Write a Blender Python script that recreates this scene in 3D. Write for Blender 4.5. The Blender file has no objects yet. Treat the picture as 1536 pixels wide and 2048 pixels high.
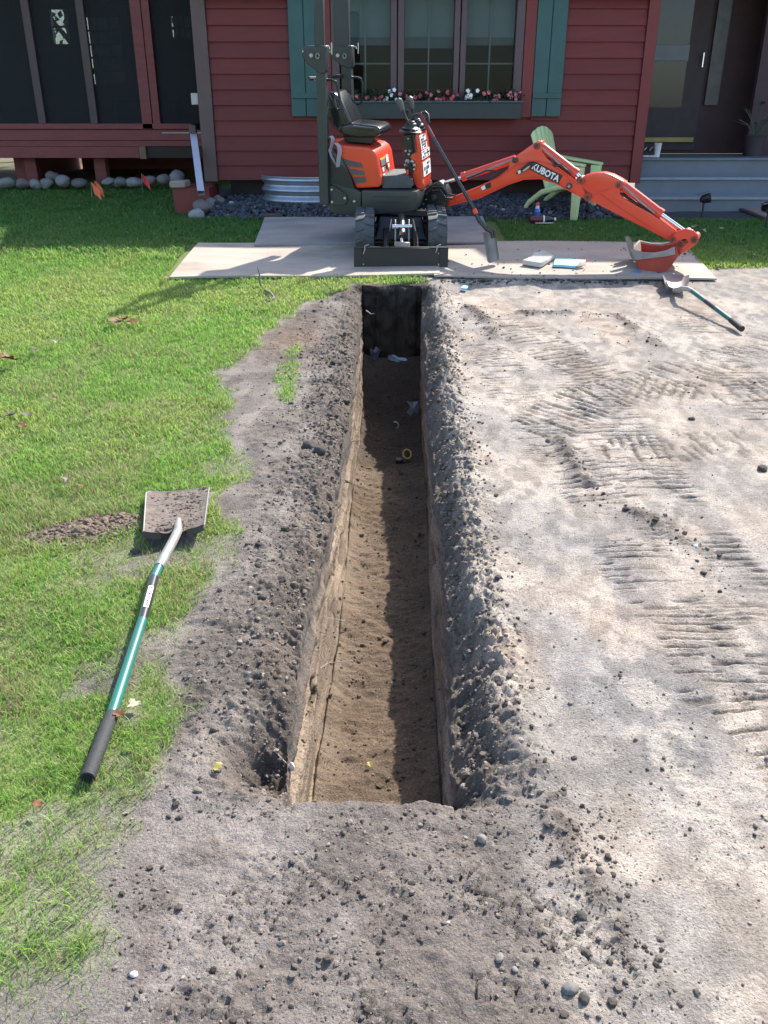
import bpy, bmesh, math, random
import numpy as np
from mathutils import Vector, Matrix
random.seed(7)
rng = np.random.default_rng(11)
scene = bpy.context.scene
COL = scene.collection
R = math.radians

# ---------------------------------------------------------------- camera, sky, sun, exposure
CAM_H, PITCH, FPX = 1.6, R(24.9), 1700.0
cam = bpy.data.cameras.new('camera')
cam.lens = FPX / 2048 * 36.0
cam.sensor_width = 36.0
cam.clip_start, cam.clip_end = 0.05, 600.0
cam_o = bpy.data.objects.new('camera', cam)
COL.objects.link(cam_o)
cam_o.location = (0, 0, CAM_H)
cam_o.rotation_euler = (R(90) - PITCH, 0, 0)
scene.camera = cam_o

SUN_TO = Vector((0.60, 0.86, 1.0)).normalized()       # direction towards the sun: behind the house, a little to the right
SUN_EL = math.asin(SUN_TO.z)
SUN_AZ = math.atan2(SUN_TO.x, SUN_TO.y)               # from +Y towards +X
world = bpy.data.worlds.new('World')
scene.world = world
world.use_nodes = True
wn = world.node_tree
sky = wn.nodes.new('ShaderNodeTexSky')
sky.sky_type = 'NISHITA'
sky.sun_disc = False
sky.sun_elevation = SUN_EL
sky.sun_rotation = SUN_AZ
sky.air_density, sky.dust_density, sky.ozone_density = 1.0, 1.6, 1.0
wn.nodes['Background'].inputs[1].default_value = 0.145
wn.links.new(sky.outputs[0], wn.nodes['Background'].inputs[0])

sun = bpy.data.lights.new('sun', 'SUN')
sun.energy, sun.angle, sun.color = 3.9, R(0.9), (1.0, 0.94, 0.85)
sun_o = bpy.data.objects.new('sun', sun)
COL.objects.link(sun_o)
sun_o.location = SUN_TO * 30
sun_o.rotation_euler = SUN_TO.to_track_quat('Z', 'Y').to_euler()

scene.view_settings.view_transform = 'Standard'
scene.view_settings.look = 'None'
scene.view_settings.exposure = 1.38
scene.view_settings.gamma = 1.0
scene.view_settings.use_curve_mapping = False
scene.render.engine = 'CYCLES'
scene.cycles.max_bounces = 8

# ---------------------------------------------------------------- surveying helpers
CP, SP = math.cos(PITCH), math.sin(PITCH)
CAMV = Vector((0, 0, CAM_H))
def ray(px, py):
    u, v = (px - 768) / FPX, (1024 - py) / FPX
    return Vector((u, CP + v * SP, -SP + v * CP))
def at(px, py, Y):
    d = ray(px, py)
    return CAMV + d * (Y / d.y)
PROF_Y = np.array([-300, 0, 2.0, 3.0, 4.0, 6.0, 7.3, 7.76, 8.94, 10.1, 11.0, 12.5, 15, 30, 300.0])
PROF_Z = np.array([0, 0, 0.0, .03, .08, .20, .28, .315, .434, .533, .60, .74, .82, 1.0, 3.0])
def gz(Y):
    return float(np.interp(Y, PROF_Y, PROF_Z))
def gnd(px, py, lift=0.0):
    d = ray(px, py)
    lo, hi = 0.3, 60.0
    f = lambda t: CAM_H + d.z * t - gz(d.y * t) - lift
    t = lo
    while t < hi and f(t) > 0:
        t += 0.02
    a, b = t - 0.02, t
    for _ in range(30):
        m = (a + b) / 2
        if f(m) > 0: a = m
        else: b = m
    return CAMV + d * a
def onplane(px, py, p0, n):
    d = ray(px, py)
    return CAMV + d * ((p0 - CAMV).dot(n) / d.dot(n))

# ---------------------------------------------------------------- noise (numpy)
_perm = rng.permutation(4096)
_val = rng.random(4096)
def vnoise(x, y, seed=0):
    x, y = np.asarray(x, float) + seed * 17.31, np.asarray(y, float) + seed * 9.17
    xi, yi = np.floor(x).astype(np.int64), np.floor(y).astype(np.int64)
    fx, fy = x - xi, y - yi
    fx, fy = fx * fx * (3 - 2 * fx), fy * fy * (3 - 2 * fy)
    def h(a, b):
        return _val[_perm[(a + _perm[b & 4095]) & 4095]]
    a, b, c, d = h(xi, yi), h(xi + 1, yi), h(xi, yi + 1), h(xi + 1, yi + 1)
    return (a * (1 - fx) + b * fx) * (1 - fy) + (c * (1 - fx) + d * fx) * fy
def fbm(x, y, seed=0, o=4):
    s, a, t = 0.0, 1.0, 0.0
    for i in range(o):
        s = s + a * vnoise(x * 2 ** i, y * 2 ** i, seed + i * 3)
        t += a
        a *= 0.5
    return s / t
def sstep(a, b, x):
    t = np.clip((np.asarray(x, float) - a) / (b - a), 0, 1)
    return t * t * (3 - 2 * t)

# ---------------------------------------------------------------- materials
def new_mat(name):
    m = bpy.data.materials.new(name)
    m.use_nodes = True
    return m, m.node_tree, m.node_tree.nodes['Principled BSDF']
def L(t, a, b): t.links.new(a, b)
MATS = {}
def mat(name, col, rough=0.6, metal=0.0, var=0.12, scale=8.0, bump=0.0, bscale=60.0, spec=0.5, coat=0.0, stretch=None, dirt=None, dirt_amt=0.0, rnd=0.0):
    if name in MATS: return MATS[name]
    m, t, b = new_mat(name)
    tc = t.nodes.new('ShaderNodeTexCoord')
    vec = tc.outputs['Object']
    if stretch:
        mp = t.nodes.new('ShaderNodeMapping'); mp.inputs['Scale'].default_value = stretch
        L(t, vec, mp.inputs[0]); vec = mp.outputs[0]
    n = t.nodes.new('ShaderNodeTexNoise'); n.inputs['Scale'].default_value = scale; n.inputs['Detail'].default_value = 6
    L(t, vec, n.inputs['Vector'])
    mr = t.nodes.new('ShaderNodeMapRange'); mr.inputs[1].default_value = .25; mr.inputs[2].default_value = .75
    mr.inputs[3].default_value = 1 - var; mr.inputs[4].default_value = 1 + var
    L(t, n.outputs[0], mr.inputs[0])
    mx = t.nodes.new('ShaderNodeVectorMath'); mx.operation = 'SCALE'; mx.inputs[0].default_value = col[:3]
    L(t, mr.outputs[0], mx.inputs['Scale'])
    out = mx.outputs[0]
    if rnd:
        oi = t.nodes.new('ShaderNodeObjectInfo'); rr_ = t.nodes.new('ShaderNodeMapRange'); rr_.inputs[3].default_value = 1 - rnd; rr_.inputs[4].default_value = 1 + rnd
        L(t, oi.outputs['Random'], rr_.inputs[0]); mr_ = t.nodes.new('ShaderNodeVectorMath'); mr_.operation = 'SCALE'
        L(t, out, mr_.inputs[0]); L(t, rr_.outputs[0], mr_.inputs['Scale']); out = mr_.outputs[0]
    if dirt:
        n2 = t.nodes.new('ShaderNodeTexNoise'); n2.inputs['Scale'].default_value = scale * 0.6; n2.inputs['Detail'].default_value = 8
        n2.inputs['Roughness'].default_value = .65
        L(t, vec, n2.inputs['Vector'])
        r2 = t.nodes.new('ShaderNodeMapRange'); r2.inputs[1].default_value = .5; r2.inputs[2].default_value = .75
        r2.inputs[4].default_value = dirt_amt
        L(t, n2.outputs[0], r2.inputs[0])
        mm = t.nodes.new('ShaderNodeMix'); mm.data_type = 'RGBA'
        L(t, r2.outputs[0], mm.inputs[0]); L(t, out, mm.inputs[6]); mm.inputs[7].default_value = (*dirt, 1)
        out = mm.outputs[2]
    L(t, out, b.inputs['Base Color'])
    b.inputs['Roughness'].default_value = rough
    b.inputs['Metallic'].default_value = metal
    b.inputs['Specular IOR Level'].default_value = spec
    b.inputs['Coat Weight'].default_value = coat
    if bump:
        n3 = t.nodes.new('ShaderNodeTexNoise'); n3.inputs['Scale'].default_value = bscale; n3.inputs['Detail'].default_value = 5
        L(t, vec, n3.inputs['Vector'])
        bp = t.nodes.new('ShaderNodeBump'); bp.inputs['Strength'].default_value = bump; bp.inputs['Distance'].default_value = 0.01
        L(t, n3.outputs[0], bp.inputs['Height']); L(t, bp.outputs[0], b.inputs['Normal'])
    MATS[name] = m
    return m
def attr_mat(name, rough=0.9, nscale=40.0, var=0.25, bump=0.5, bscale=120.0, trans=0.0, spec=0.3, speck=False):
    """base colour from the mesh attribute "col" with fine procedural variation on top"""
    m, t, b = new_mat(name)
    a = t.nodes.new('ShaderNodeAttribute'); a.attribute_name = 'col'
    geo = t.nodes.new('ShaderNodeNewGeometry')
    n = t.nodes.new('ShaderNodeTexNoise'); n.inputs['Scale'].default_value = nscale; n.inputs['Detail'].default_value = 8
    n.inputs['Roughness'].default_value = .7
    L(t, geo.outputs['Position'], n.inputs['Vector'])
    mr = t.nodes.new('ShaderNodeMapRange'); mr.inputs[1].default_value = .25; mr.inputs[2].default_value = .75
    mr.inputs[3].default_value = 1 - var; mr.inputs[4].default_value = 1 + var
    L(t, n.outputs[0], mr.inputs[0])
    mx = t.nodes.new('ShaderNodeVectorMath'); mx.operation = 'SCALE'
    L(t, a.outputs['Color'], mx.inputs[0]); L(t, mr.outputs[0], mx.inputs['Scale'])
    out = mx.outputs[0]
    if speck:
        vo = t.nodes.new('ShaderNodeTexVoronoi'); vo.inputs['Scale'].default_value = 230
        L(t, geo.outputs['Position'], vo.inputs['Vector'])
        cr = t.nodes.new('ShaderNodeSeparateColor'); L(t, vo.outputs['Color'], cr.inputs[0])
        r1 = t.nodes.new('ShaderNodeMapRange'); r1.inputs[1].default_value = .965; r1.inputs[2].default_value = .998; r1.inputs[4].default_value = .22
        L(t, cr.outputs[0], r1.inputs[0])
        m1 = t.nodes.new('ShaderNodeMix'); m1.data_type = 'RGBA'; m1.inputs[7].default_value = (.55, .53, .5, 1)
        L(t, r1.outputs[0], m1.inputs[0]); L(t, out, m1.inputs[6])
        r2 = t.nodes.new('ShaderNodeMapRange'); r2.inputs[1].default_value = .92; r2.inputs[2].default_value = .98; r2.inputs[4].default_value = .7
        L(t, cr.outputs[1], r2.inputs[0])
        m2 = t.nodes.new('ShaderNodeMix'); m2.data_type = 'RGBA'; m2.inputs[7].default_value = (.07, .06, .055, 1)
        L(t, r2.outputs[0], m2.inputs[0]); L(t, m1.outputs[2], m2.inputs[6])
        out = m2.outputs[2]
    L(t, out, b.inputs['Base Color'])
    b.inputs['Roughness'].default_value = rough
    b.inputs['Specular IOR Level'].default_value = spec
    if bump:
        n3 = t.nodes.new('ShaderNodeTexNoise'); n3.inputs['Scale'].default_value = bscale; n3.inputs['Detail'].default_value = 6
        n3.inputs['Roughness'].default_value = .65
        L(t, geo.outputs['Position'], n3.inputs['Vector'])
        bp = t.nodes.new('ShaderNodeBump'); bp.inputs['Strength'].default_value = bump; bp.inputs['Distance'].default_value = 0.016
        L(t, n3.outputs[0], bp.inputs['Height']); L(t, bp.outputs[0], b.inputs['Normal'])
    if trans:
        tr = t.nodes.new('ShaderNodeBsdfTranslucent'); L(t, out, tr.inputs[0])
        ms = t.nodes.new('ShaderNodeMixShader'); ms.inputs[0].default_value = trans
        L(t, b.outputs[0], ms.inputs[1]); L(t, tr.outputs[0], ms.inputs[2])
        L(t, ms.outputs[0], t.nodes['Material Output'].inputs[0])
    MATS[name] = m
    return m
def leaf_mat(name, col, trans=0.35, rough=.6):
    m = mat(name, col, rough, var=.25, scale=20)
    t = m.node_tree
    b = t.nodes['Principled BSDF']
    src = b.inputs['Base Color'].links[0].from_socket
    tr = t.nodes.new('ShaderNodeBsdfTranslucent'); L(t, src, tr.inputs[0])
    ms = t.nodes.new('ShaderNodeMixShader'); ms.inputs[0].default_value = trans
    L(t, b.outputs[0], ms.inputs[1]); L(t, tr.outputs[0], ms.inputs[2])
    L(t, ms.outputs[0], t.nodes['Material Output'].inputs[0])
    return m

# ---------------------------------------------------------------- mesh building
class MB:
    def __init__(self): self.v, self.f = [], []
    def add(self, vs, fs):
        o = len(self.v)
        self.v += [Vector(p) for p in vs]
        self.f += [tuple(i + o for i in f) for f in fs]
        return self
    def hexa(self, p):          # 8 points: bottom 4 (ccw), top 4
        return self.add(p, [(3, 2, 1, 0), (4, 5, 6, 7), (0, 1, 5, 4), (1, 2, 6, 5), (2, 3, 7, 6), (3, 0, 4, 7)])
    def box(self, x0, x1, y0, y1, z0, z1):
        return self.hexa([(x0, y0, z0), (x1, y0, z0), (x1, y1, z0), (x0, y1, z0), (x0, y0, z1), (x1, y0, z1), (x1, y1, z1), (x0, y1, z1)])
    def obox(self, c, ax, ay, az, sx, sy, sz):   # oriented box from centre, unit axes, full sizes
        c = Vector(c); X, Y, Z = Vector(ax) * sx / 2, Vector(ay) * sy / 2, Vector(az) * sz / 2
        return self.hexa([c - X - Y - Z, c + X - Y - Z, c + X + Y - Z, c - X + Y - Z, c - X - Y + Z, c + X - Y + Z, c + X + Y + Z, c - X + Y + Z])
    def prism(self, pts, ext):  # polygon (world points) extruded by vector ext
        pts = [Vector(p) for p in pts]; ext = Vector(ext); n = len(pts)
        nrm = Vector((0, 0, 0))
        for i in range(n): nrm += (pts[i] - pts[0]).cross(pts[(i + 1) % n] - pts[0])
        if nrm.dot(ext) < 0: pts.reverse()
        return self.add(pts + [p + ext for p in pts],
                        [tuple(range(n - 1, -1, -1)), tuple(range(n, 2 * n))] + [(i, (i + 1) % n, n + (i + 1) % n, n + i) for i in range(n)])
    def tube(self, path, r, seg=10, cap=True):
        path = [Vector(p) for p in path]; n = len(path)
        rr = r if isinstance(r, (list, tuple)) else [r] * n
        vs, up = [], None
        for i, p in enumerate(path):
            d = (path[min(i + 1, n - 1)] - path[max(i - 1, 0)]).normalized()
            if up is None: up = d.orthogonal().normalized()
            a = (up - d * up.dot(d)).normalized(); up = a
            b = d.cross(a)
            for k in range(seg):
                th = 2 * math.pi * k / seg
                vs.append(p + (a * math.cos(th) + b * math.sin(th)) * rr[i])
        fs = [(i * seg + k, i * seg + (k + 1) % seg, (i + 1) * seg + (k + 1) % seg, (i + 1) * seg + k) for i in range(n - 1) for k in range(seg)]
        if cap: fs += [tuple(range(seg - 1, -1, -1)), tuple((n - 1) * seg + k for k in range(seg))]
        return self.add(vs, fs)
    def cyl(self, a, b, r, seg=14): return self.tube([a, b], r, seg)
    def strip(self, path, wdir, w, t):   # flat strap along a path
        path = [Vector(p) for p in path]; wdir = Vector(wdir).normalized(); n = len(path)
        vs = []
        for i, p in enumerate(path):
            d = (path[min(i + 1, n - 1)] - path[max(i - 1, 0)]).normalized()
            nn = d.cross(wdir).normalized() * t / 2; ww = wdir * w / 2
            vs += [p - ww - nn, p + ww - nn, p + ww + nn, p - ww + nn]
        fs = [(i * 4 + k, i * 4 + (k + 1) % 4, i * 4 + 4 + (k + 1) % 4, i * 4 + 4 + k) for i in range(n - 1) for k in range(4)]
        fs += [(3, 2, 1, 0), tuple((n - 1) * 4 + k for k in range(4))]
        return self.add(vs, fs)
    def ball(self, c, rx, ry, rz, nu=12, nv=8, jit=0.0, seed=0):
        c = Vector(c); vs = []; r_ = random.Random(seed)
        for j in range(1, nv):
            ph = math.pi * j / nv
            for i in range(nu):
                th = 2 * math.pi * i / nu
                k = 1 + jit * (r_.random() - .5)
                vs.append(c + Vector((rx * math.sin(ph) * math.cos(th) * k, ry * math.sin(ph) * math.sin(th) * k, rz * math.cos(ph) * k)))
        top, bot = len(vs), len(vs) + 1
        vs += [c + Vector((0, 0, rz)), c - Vector((0, 0, rz))]
        fs = [(j * nu + i, (j + 1) * nu + i, (j + 1) * nu + (i + 1) % nu, j * nu + (i + 1) % nu) for j in range(nv - 2) for i in range(nu)]
        fs += [(top, i, (i + 1) % nu) for i in range(nu)] + [(bot, (nv - 2) * nu + (i + 1) % nu, (nv - 2) * nu + i) for i in range(nu)]
        return self.add(vs, fs)
    def lathe(self, base, axis, prof, seg=18, closed=True):   # prof: (r, h)
        base, axis = Vector(base), Vector(axis).normalized()
        a = axis.orthogonal().normalized(); b = axis.cross(a)
        vs = [base + axis * h + (a * math.cos(2 * math.pi * k / seg) + b * math.sin(2 * math.pi * k / seg)) * r for r, h in prof for k in range(seg)]
        n = len(prof)
        fs = [(i * seg + k, i * seg + (k + 1) % seg, (i + 1) * seg + (k + 1) % seg, (i + 1) * seg + k) for i in range(n - 1) for k in range(seg)]
        if closed: fs += [tuple(range(seg - 1, -1, -1)), tuple((n - 1) * seg + k for k in range(seg))]
        return self.add(vs, fs)
    def build(self, name, m, parent=None, bevel=0.0, bseg=1, ang=40):
        off = parent_loc(parent)
        me = bpy.data.meshes.new(name)
        me.from_pydata([p - off for p in self.v], [], self.f)
        if bevel:
            bm = bmesh.new(); bm.from_mesh(me)
            bmesh.ops.remove_doubles(bm, verts=bm.verts, dist=1e-5)
            ed = [e for e in bm.edges if len(e.link_faces) == 2 and e.calc_face_angle(0) > R(28)]
            bmesh.ops.bevel(bm, geom=ed, offset=bevel, segments=bseg, affect='EDGES', clamp_overlap=True, profile=.6)
            bmesh.ops.recalc_face_normals(bm, faces=bm.faces)
            bm.to_mesh(me); bm.free()
        me.polygons.foreach_set('use_smooth', [True] * len(me.polygons))
        me.set_sharp_from_angle(angle=R(ang))
        if m: me.materials.append(m)
        return link(name, me, parent)
def parent_loc(p):
    o = Vector((0, 0, 0))
    while p is not None:
        o += p.location; p = p.parent
    return o
def link(name, data, parent=None):
    o = bpy.data.objects.new(name, data)
    COL.objects.link(o)
    if parent is not None: o.parent = parent
    return o
def tag(o, label=None, cat=None, group=None, kind=None):
    if label: o['label'] = label
    if cat: o['category'] = cat
    if group: o['group'] = group
    if kind: o['kind'] = kind
    return o
def thing(name, label, cat, loc=(0, 0, 0), group=None):
    o = bpy.data.objects.new(name, None)
    o.empty_display_size = .1
    COL.objects.link(o)
    o.location = loc
    return tag(o, label, cat, group)
def npmesh(name, V, F, m, attr=None, parent=None, smooth=True):
    """V (n,3), F (k,3 or 4) arrays"""
    me = bpy.data.meshes.new(name)
    V = np.ascontiguousarray(V, np.float32); F = np.ascontiguousarray(F, np.int32)
    k = F.shape[1]
    me.vertices.add(len(V)); me.vertices.foreach_set('co', V.ravel())
    me.loops.add(F.size); me.loops.foreach_set('vertex_index', F.ravel())
    me.polygons.add(len(F)); me.polygons.foreach_set('loop_start', np.arange(0, F.size, k, dtype=np.int32))
    me.update(calc_edges=True)
    me.polygons.foreach_set('use_smooth', [smooth] * len(F))
    if attr is not None:
        at_ = me.attributes.new('col', 'FLOAT_COLOR', 'POINT')
        at_.data.foreach_set('color', np.concatenate([attr, np.ones((len(V), 1))], 1).astype(np.float32).ravel())
    me.materials.append(m)
    me.validate(clean_customdata=False)
    return link(name, me, parent)
def text_mesh(name, s, m, parent, origin, xdir, ydir, height, width=None, thick=.0015, bold=0.0):
    cu = bpy.data.curves.new(name, 'FONT'); cu.body = s; cu.size = 1.0; cu.extrude = 0.02; cu.offset = bold
    cu.align_x, cu.align_y = 'CENTER', 'CENTER'
    cu.resolution_u = 3
    o = bpy.data.objects.new(name, cu); COL.objects.link(o)
    dg = bpy.context.evaluated_depsgraph_get()
    me = bpy.data.meshes.new_from_object(o.evaluated_get(dg))
    bpy.data.objects.remove(o); bpy.data.curves.remove(cu)
    co = np.array([v.co[:] for v in me.vertices])
    mn, mx_ = co.min(0), co.max(0); c = (mn + mx_) / 2
    sy = height / (mx_[1] - mn[1]); sx = (width / (mx_[0] - mn[0])) if width else sy
    X, Y = Vector(xdir).normalized(), Vector(ydir).normalized(); Z = X.cross(Y)
    off = Vector(origin) - parent_loc(parent)
    for i, v in enumerate(me.vertices):
        q = co[i] - c
        v.co = off + X * (q[0] * sx) + Y * (q[1] * sy) + Z * (thick if q[2] > 0 else 0.0)
    me.materials.clear(); me.materials.append(m)
    me.name = name
    return link(name, me, parent)
# ---------------------------------------------------------------- the ground with the trench
Y_NEAR, Y_FAR = 1.67, 7.44
def XL(Y): return np.interp(Y, [1.0, 1.67, 2.0, 2.4, 3.0, 3.4, 4.2, 5.0, 7.3], [-.25, -.255, -.285, -.287, -.255, -.228, -.205, -.198, -.192])
def XR(Y): return np.interp(Y, [1.0, 1.7, 2.0, 2.5, 3.6, 5.0, 7.3], [.18, .185, .20, .238, .248, .27, .33])
def FL(Y): return np.interp(Y, [1.0, 1.7, 2.2, 3.0, 4.1, 5.5, 7.3], [-.235, -.235, -.226, -.190, -.183, -.182, -.180])
def FR(Y): return np.interp(Y, [1.0, 1.7, 2.3, 2.95, 4.3, 7.3], [.178, .182, .188, .203, .243, .318])
LAWN_PX = [(705, 566), (690, 585), (610, 604), (560, 640), (495, 700), (430, 748), (468, 800), (440, 850), (494, 920), (462, 975), (440, 1010), (474, 1062), (462, 1130),
           (400, 1205), (330, 1290), (338, 1400), (330, 1480), (300, 1560), (235, 1630), (225, 1750), (212, 1850), (222, 1920), (185, 2046)]
LAWN = np.array([gnd(*p)[:2] for p in LAWN_PX])[::-1]
LAWN = np.concatenate([[[LAWN[0, 0] - .02, -40]], LAWN, [[-0.1, 7.45], [0.25, 7.5], [0.3, 7.6], [0.32, 8.4], [0.3, 14]]])
def lawn_edge(Y): return np.interp(Y, LAWN[:, 1], LAWN[:, 0])
_a, _b = gnd(287, 1080, .03), gnd(419, 976, .03)
SHB = (_a.x + .0, _b.x + .015, _a.y + .01, _b.y + .02)
def grassness(X, Y):
    """1 on the lawns, 0 on bare soil"""
    X, Y = np.asarray(X, float), np.asarray(Y, float)
    w = (fbm(X * 9, Y * 9, 5) - .5) * .22
    g = sstep(.05, -.07, X + w - lawn_edge(Y))
    g = np.where(Y > 7.75, np.where(X < 0.4, g, 0), g)
    # lawn strip on the far right, past the sheets
    gr = sstep(-.03, .04, Y - 8.02 + w * .4) * (X > .8) * sstep(10.25, 10.05, Y + w * .5)
    g = np.maximum(g, gr)
    # wisps: a tuft on the left spoil, the far lip
    for cx, cy, rx, ry in ((-.605, 5.2, .07, .24), (-.60, 5.62, .05, .2), (-.57, 4.82, .075, .16), (-.72, 3.0, .10, .10), (-.02, 7.56, .32, .06), (.28, 7.56, .12, .06)):
        g = np.maximum(g, sstep(1.2, .6, np.hypot((X - cx) / rx, (Y - cy) / ry) + w * 5) * .55)
    # spilled soil left of the shovel
    s = sstep(1.0, .6, np.hypot((X + 1.24) / .27, (Y - 3.19 - .30 * (X + 1.24)) / .12) + w * 2.5)
    g = g * (1 - s)
    # worn patches of the near lawn
    worn = sstep(.50, .62, fbm(X * 3.2 + 3, Y * 2.6, 31)) * sstep(3.6, 2.4, Y) * (X < 0)
    bq = (X > SHB[0]) & (X < SHB[1]) & (Y > SHB[2]) & (Y < SHB[3])
    g = np.where(bq, 0, g)
    g = g * (1 - .85 * worn)
    worn2 = sstep(.60, .70, fbm(X * 2.2 + 7, Y * 2.0, 37)) * sstep(5.2, 3.4, Y) * (X < 0)
    return g * (1 - .6 * worn2)

def seg_dist(X, Y, path):
    """signed offset and arc length of the nearest point on a polyline"""
    best = np.full(X.shape, 1e9); so = np.zeros(X.shape); sl = np.zeros(X.shape); acc = 0
    for (x0, y0), (x1, y1) in zip(path[:-1], path[1:]):
        dx, dy = x1 - x0, y1 - y0; ln = math.hypot(dx, dy)
        t = np.clip(((X - x0) * dx + (Y - y0) * dy) / ln ** 2, 0, 1)
        px, py = X - x0 - t * dx, Y - y0 - t * dy
        d = np.hypot(px, py); k = d < best
        best = np.where(k, d, best); so = np.where(k, np.sign(px * dy - py * dx) * d, so); sl = np.where(k, acc + t * ln, sl)
        acc += ln
    return so, sl
def G2(*pts): return [tuple(gnd(*p)[:2]) for p in pts]
# bands where the rubber tracks ran (half width, lug pitch, depth)
BANDS = [(G2((965, 690), (1040, 800), (1110, 900), (1230, 1050), (1380, 1280), (1470, 1400), (1640, 1560)), .15, .046, .016),
         (G2((1120, 700), (1190, 800), (1310, 980), (1480, 1200), (1620, 1420)), .18, .048, .014),
         (G2((1050, 860), (1180, 800), (1330, 760), (1500, 700), (1640, 660)), .2, .055, .013),
         (G2((1200, 900), (1350, 900), (1536, 880), (1700, 860)), .16, .05, .010),
         (G2((1380, 620), (1450, 720), (1560, 860), (1650, 960)), .16, .055, .012),
         (G2((1000, 640), (1100, 700), (1240, 770), (1400, 790), (1560, 780)), .2, .06, .010),
         (G2((1290, 960), (1400, 1080), (1560, 1260)), .15, .048, .014)]
# bands of block tread (a cart or tyre) in the near soil
TREADS = [(G2((640, 1640), (560, 1760), (480, 1880), (400, 2040)), .10, .035, .010),
          (G2((470, 1640), (640, 1740), (800, 1830)), .09, .035, .008),
          (G2((860, 1740), (1000, 1800), (1120, 1860), (1230, 1960)), .07, .045, .012),
          (G2((700, 1990), (820, 1960), (960, 1990), (1130, 2030)), .08, .04, .010)]
RIDGE = [G2((1120, 880), (1160, 950), (1215, 1010), (1330, 1050), (1400, 1110), (1450, 1180)), G2((1040, 628), (1120, 626), (1230, 630), (1320, 690)),
         G2((1080, 1560), (1150, 1700), (1190, 1800), (1300, 1960)), G2((940, 615), (965, 640), (990, 680))]
def ground_relief(X, Y):
    """height of bumps and marks on the bare soil, and a mask of fresh ridge soil and painted groove shade"""
    z = (fbm(X * 1.3, Y * 1.3, 3) - .5) * .05 + (fbm(X * 7, Y * 7, 4) - .5) * .016
    dark = np.zeros(X.shape)
    rough = fbm(X * 43, Y * 51, 8, 5) - .5
    near = sstep(3.0, 1.7, Y + .35 * (X - .3))
    patch = sstep(.40, .62, fbm(X * 3.1, Y * 2.7, 45, 3))
    ridged = .5 - np.abs(fbm(X * 21 + 5, Y * 27, 46, 4) - .5) * 2
    z = z + rough * (.005 + .009 * near * patch) + ridged * patch * (.002 + .003 * near)
    for path, hw, pitch, dep in BANDS:
        o, s = seg_dist(X, Y, path)
        lo, hi = min(p[1] for p in path) - .1, max(p[1] for p in path) + .1
        m = sstep(hw + .02, hw - .03, np.abs(o) + (fbm(X * 8, Y * 8, 13) - .5) * .1)
        m = m * sstep(.28, .5, fbm(X * 2.3, Y * 2.3, 14))
        ph = s / pitch + (fbm(X * 4, Y * 4, 12) - .5) * .5 + .10 * np.sin(o * 12)
        saw = ph - np.floor(ph)
        wid = .20 + .18 * vnoise(o * 7, np.floor(ph) * 2.3, 16)
        prof = sstep(0, wid * .35, np.abs(saw - .5) - wid * .5) * (.75 + .5 * saw)
        prof = 1 - (1 - prof) * sstep(.30, .55, vnoise(o * 9 + 31, np.floor(ph) * 1.7, 15))
        z = z + m * dep * .72 * (prof - .8) + m * .004 * (fbm(X * 30, Y * 30, 17, 3) - .5)
        dark = np.maximum(dark, m * .68 * (prof < .5))  # shade inside the lug grooves, put into the colour
    for path, hw, pitch, dep in TREADS:
        o, s = seg_dist(X, Y, path)
        m = sstep(hw + .02, hw - .02, np.abs(o) + (fbm(X * 9, Y * 9, 23) - .5) * .08) * sstep(.36, .5, fbm(X * 3, Y * 3, 24))
        c = np.floor(o / .045); ph = s / pitch + .5 * (c % 2) + (fbm(X * 6, Y * 6, 22) - .5) * .5
        fr, fo = ph - np.floor(ph), o / .045 - c
        blk = sstep(.05, .14, fr) * sstep(0.02, .10, fo)
        brk = sstep(.42, .6, fbm(X * 11, Y * 11, 25, 3))
        z = z + m * dep * 1.1 * (blk - .8) * brk + m * (fbm(X * 34, Y * 34, 26, 4) - .5) * .006
    for path in RIDGE:
        o, s = seg_dist(X, Y, path)
        m = np.exp(-(o / .045) ** 2) * sstep(.3, .55, fbm(X * 6, Y * 6, 51))
        z = z + m * (.018 + .04 * np.maximum(rough, 0))
        dark = np.maximum(dark, m * .75)
    return z, dark

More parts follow.
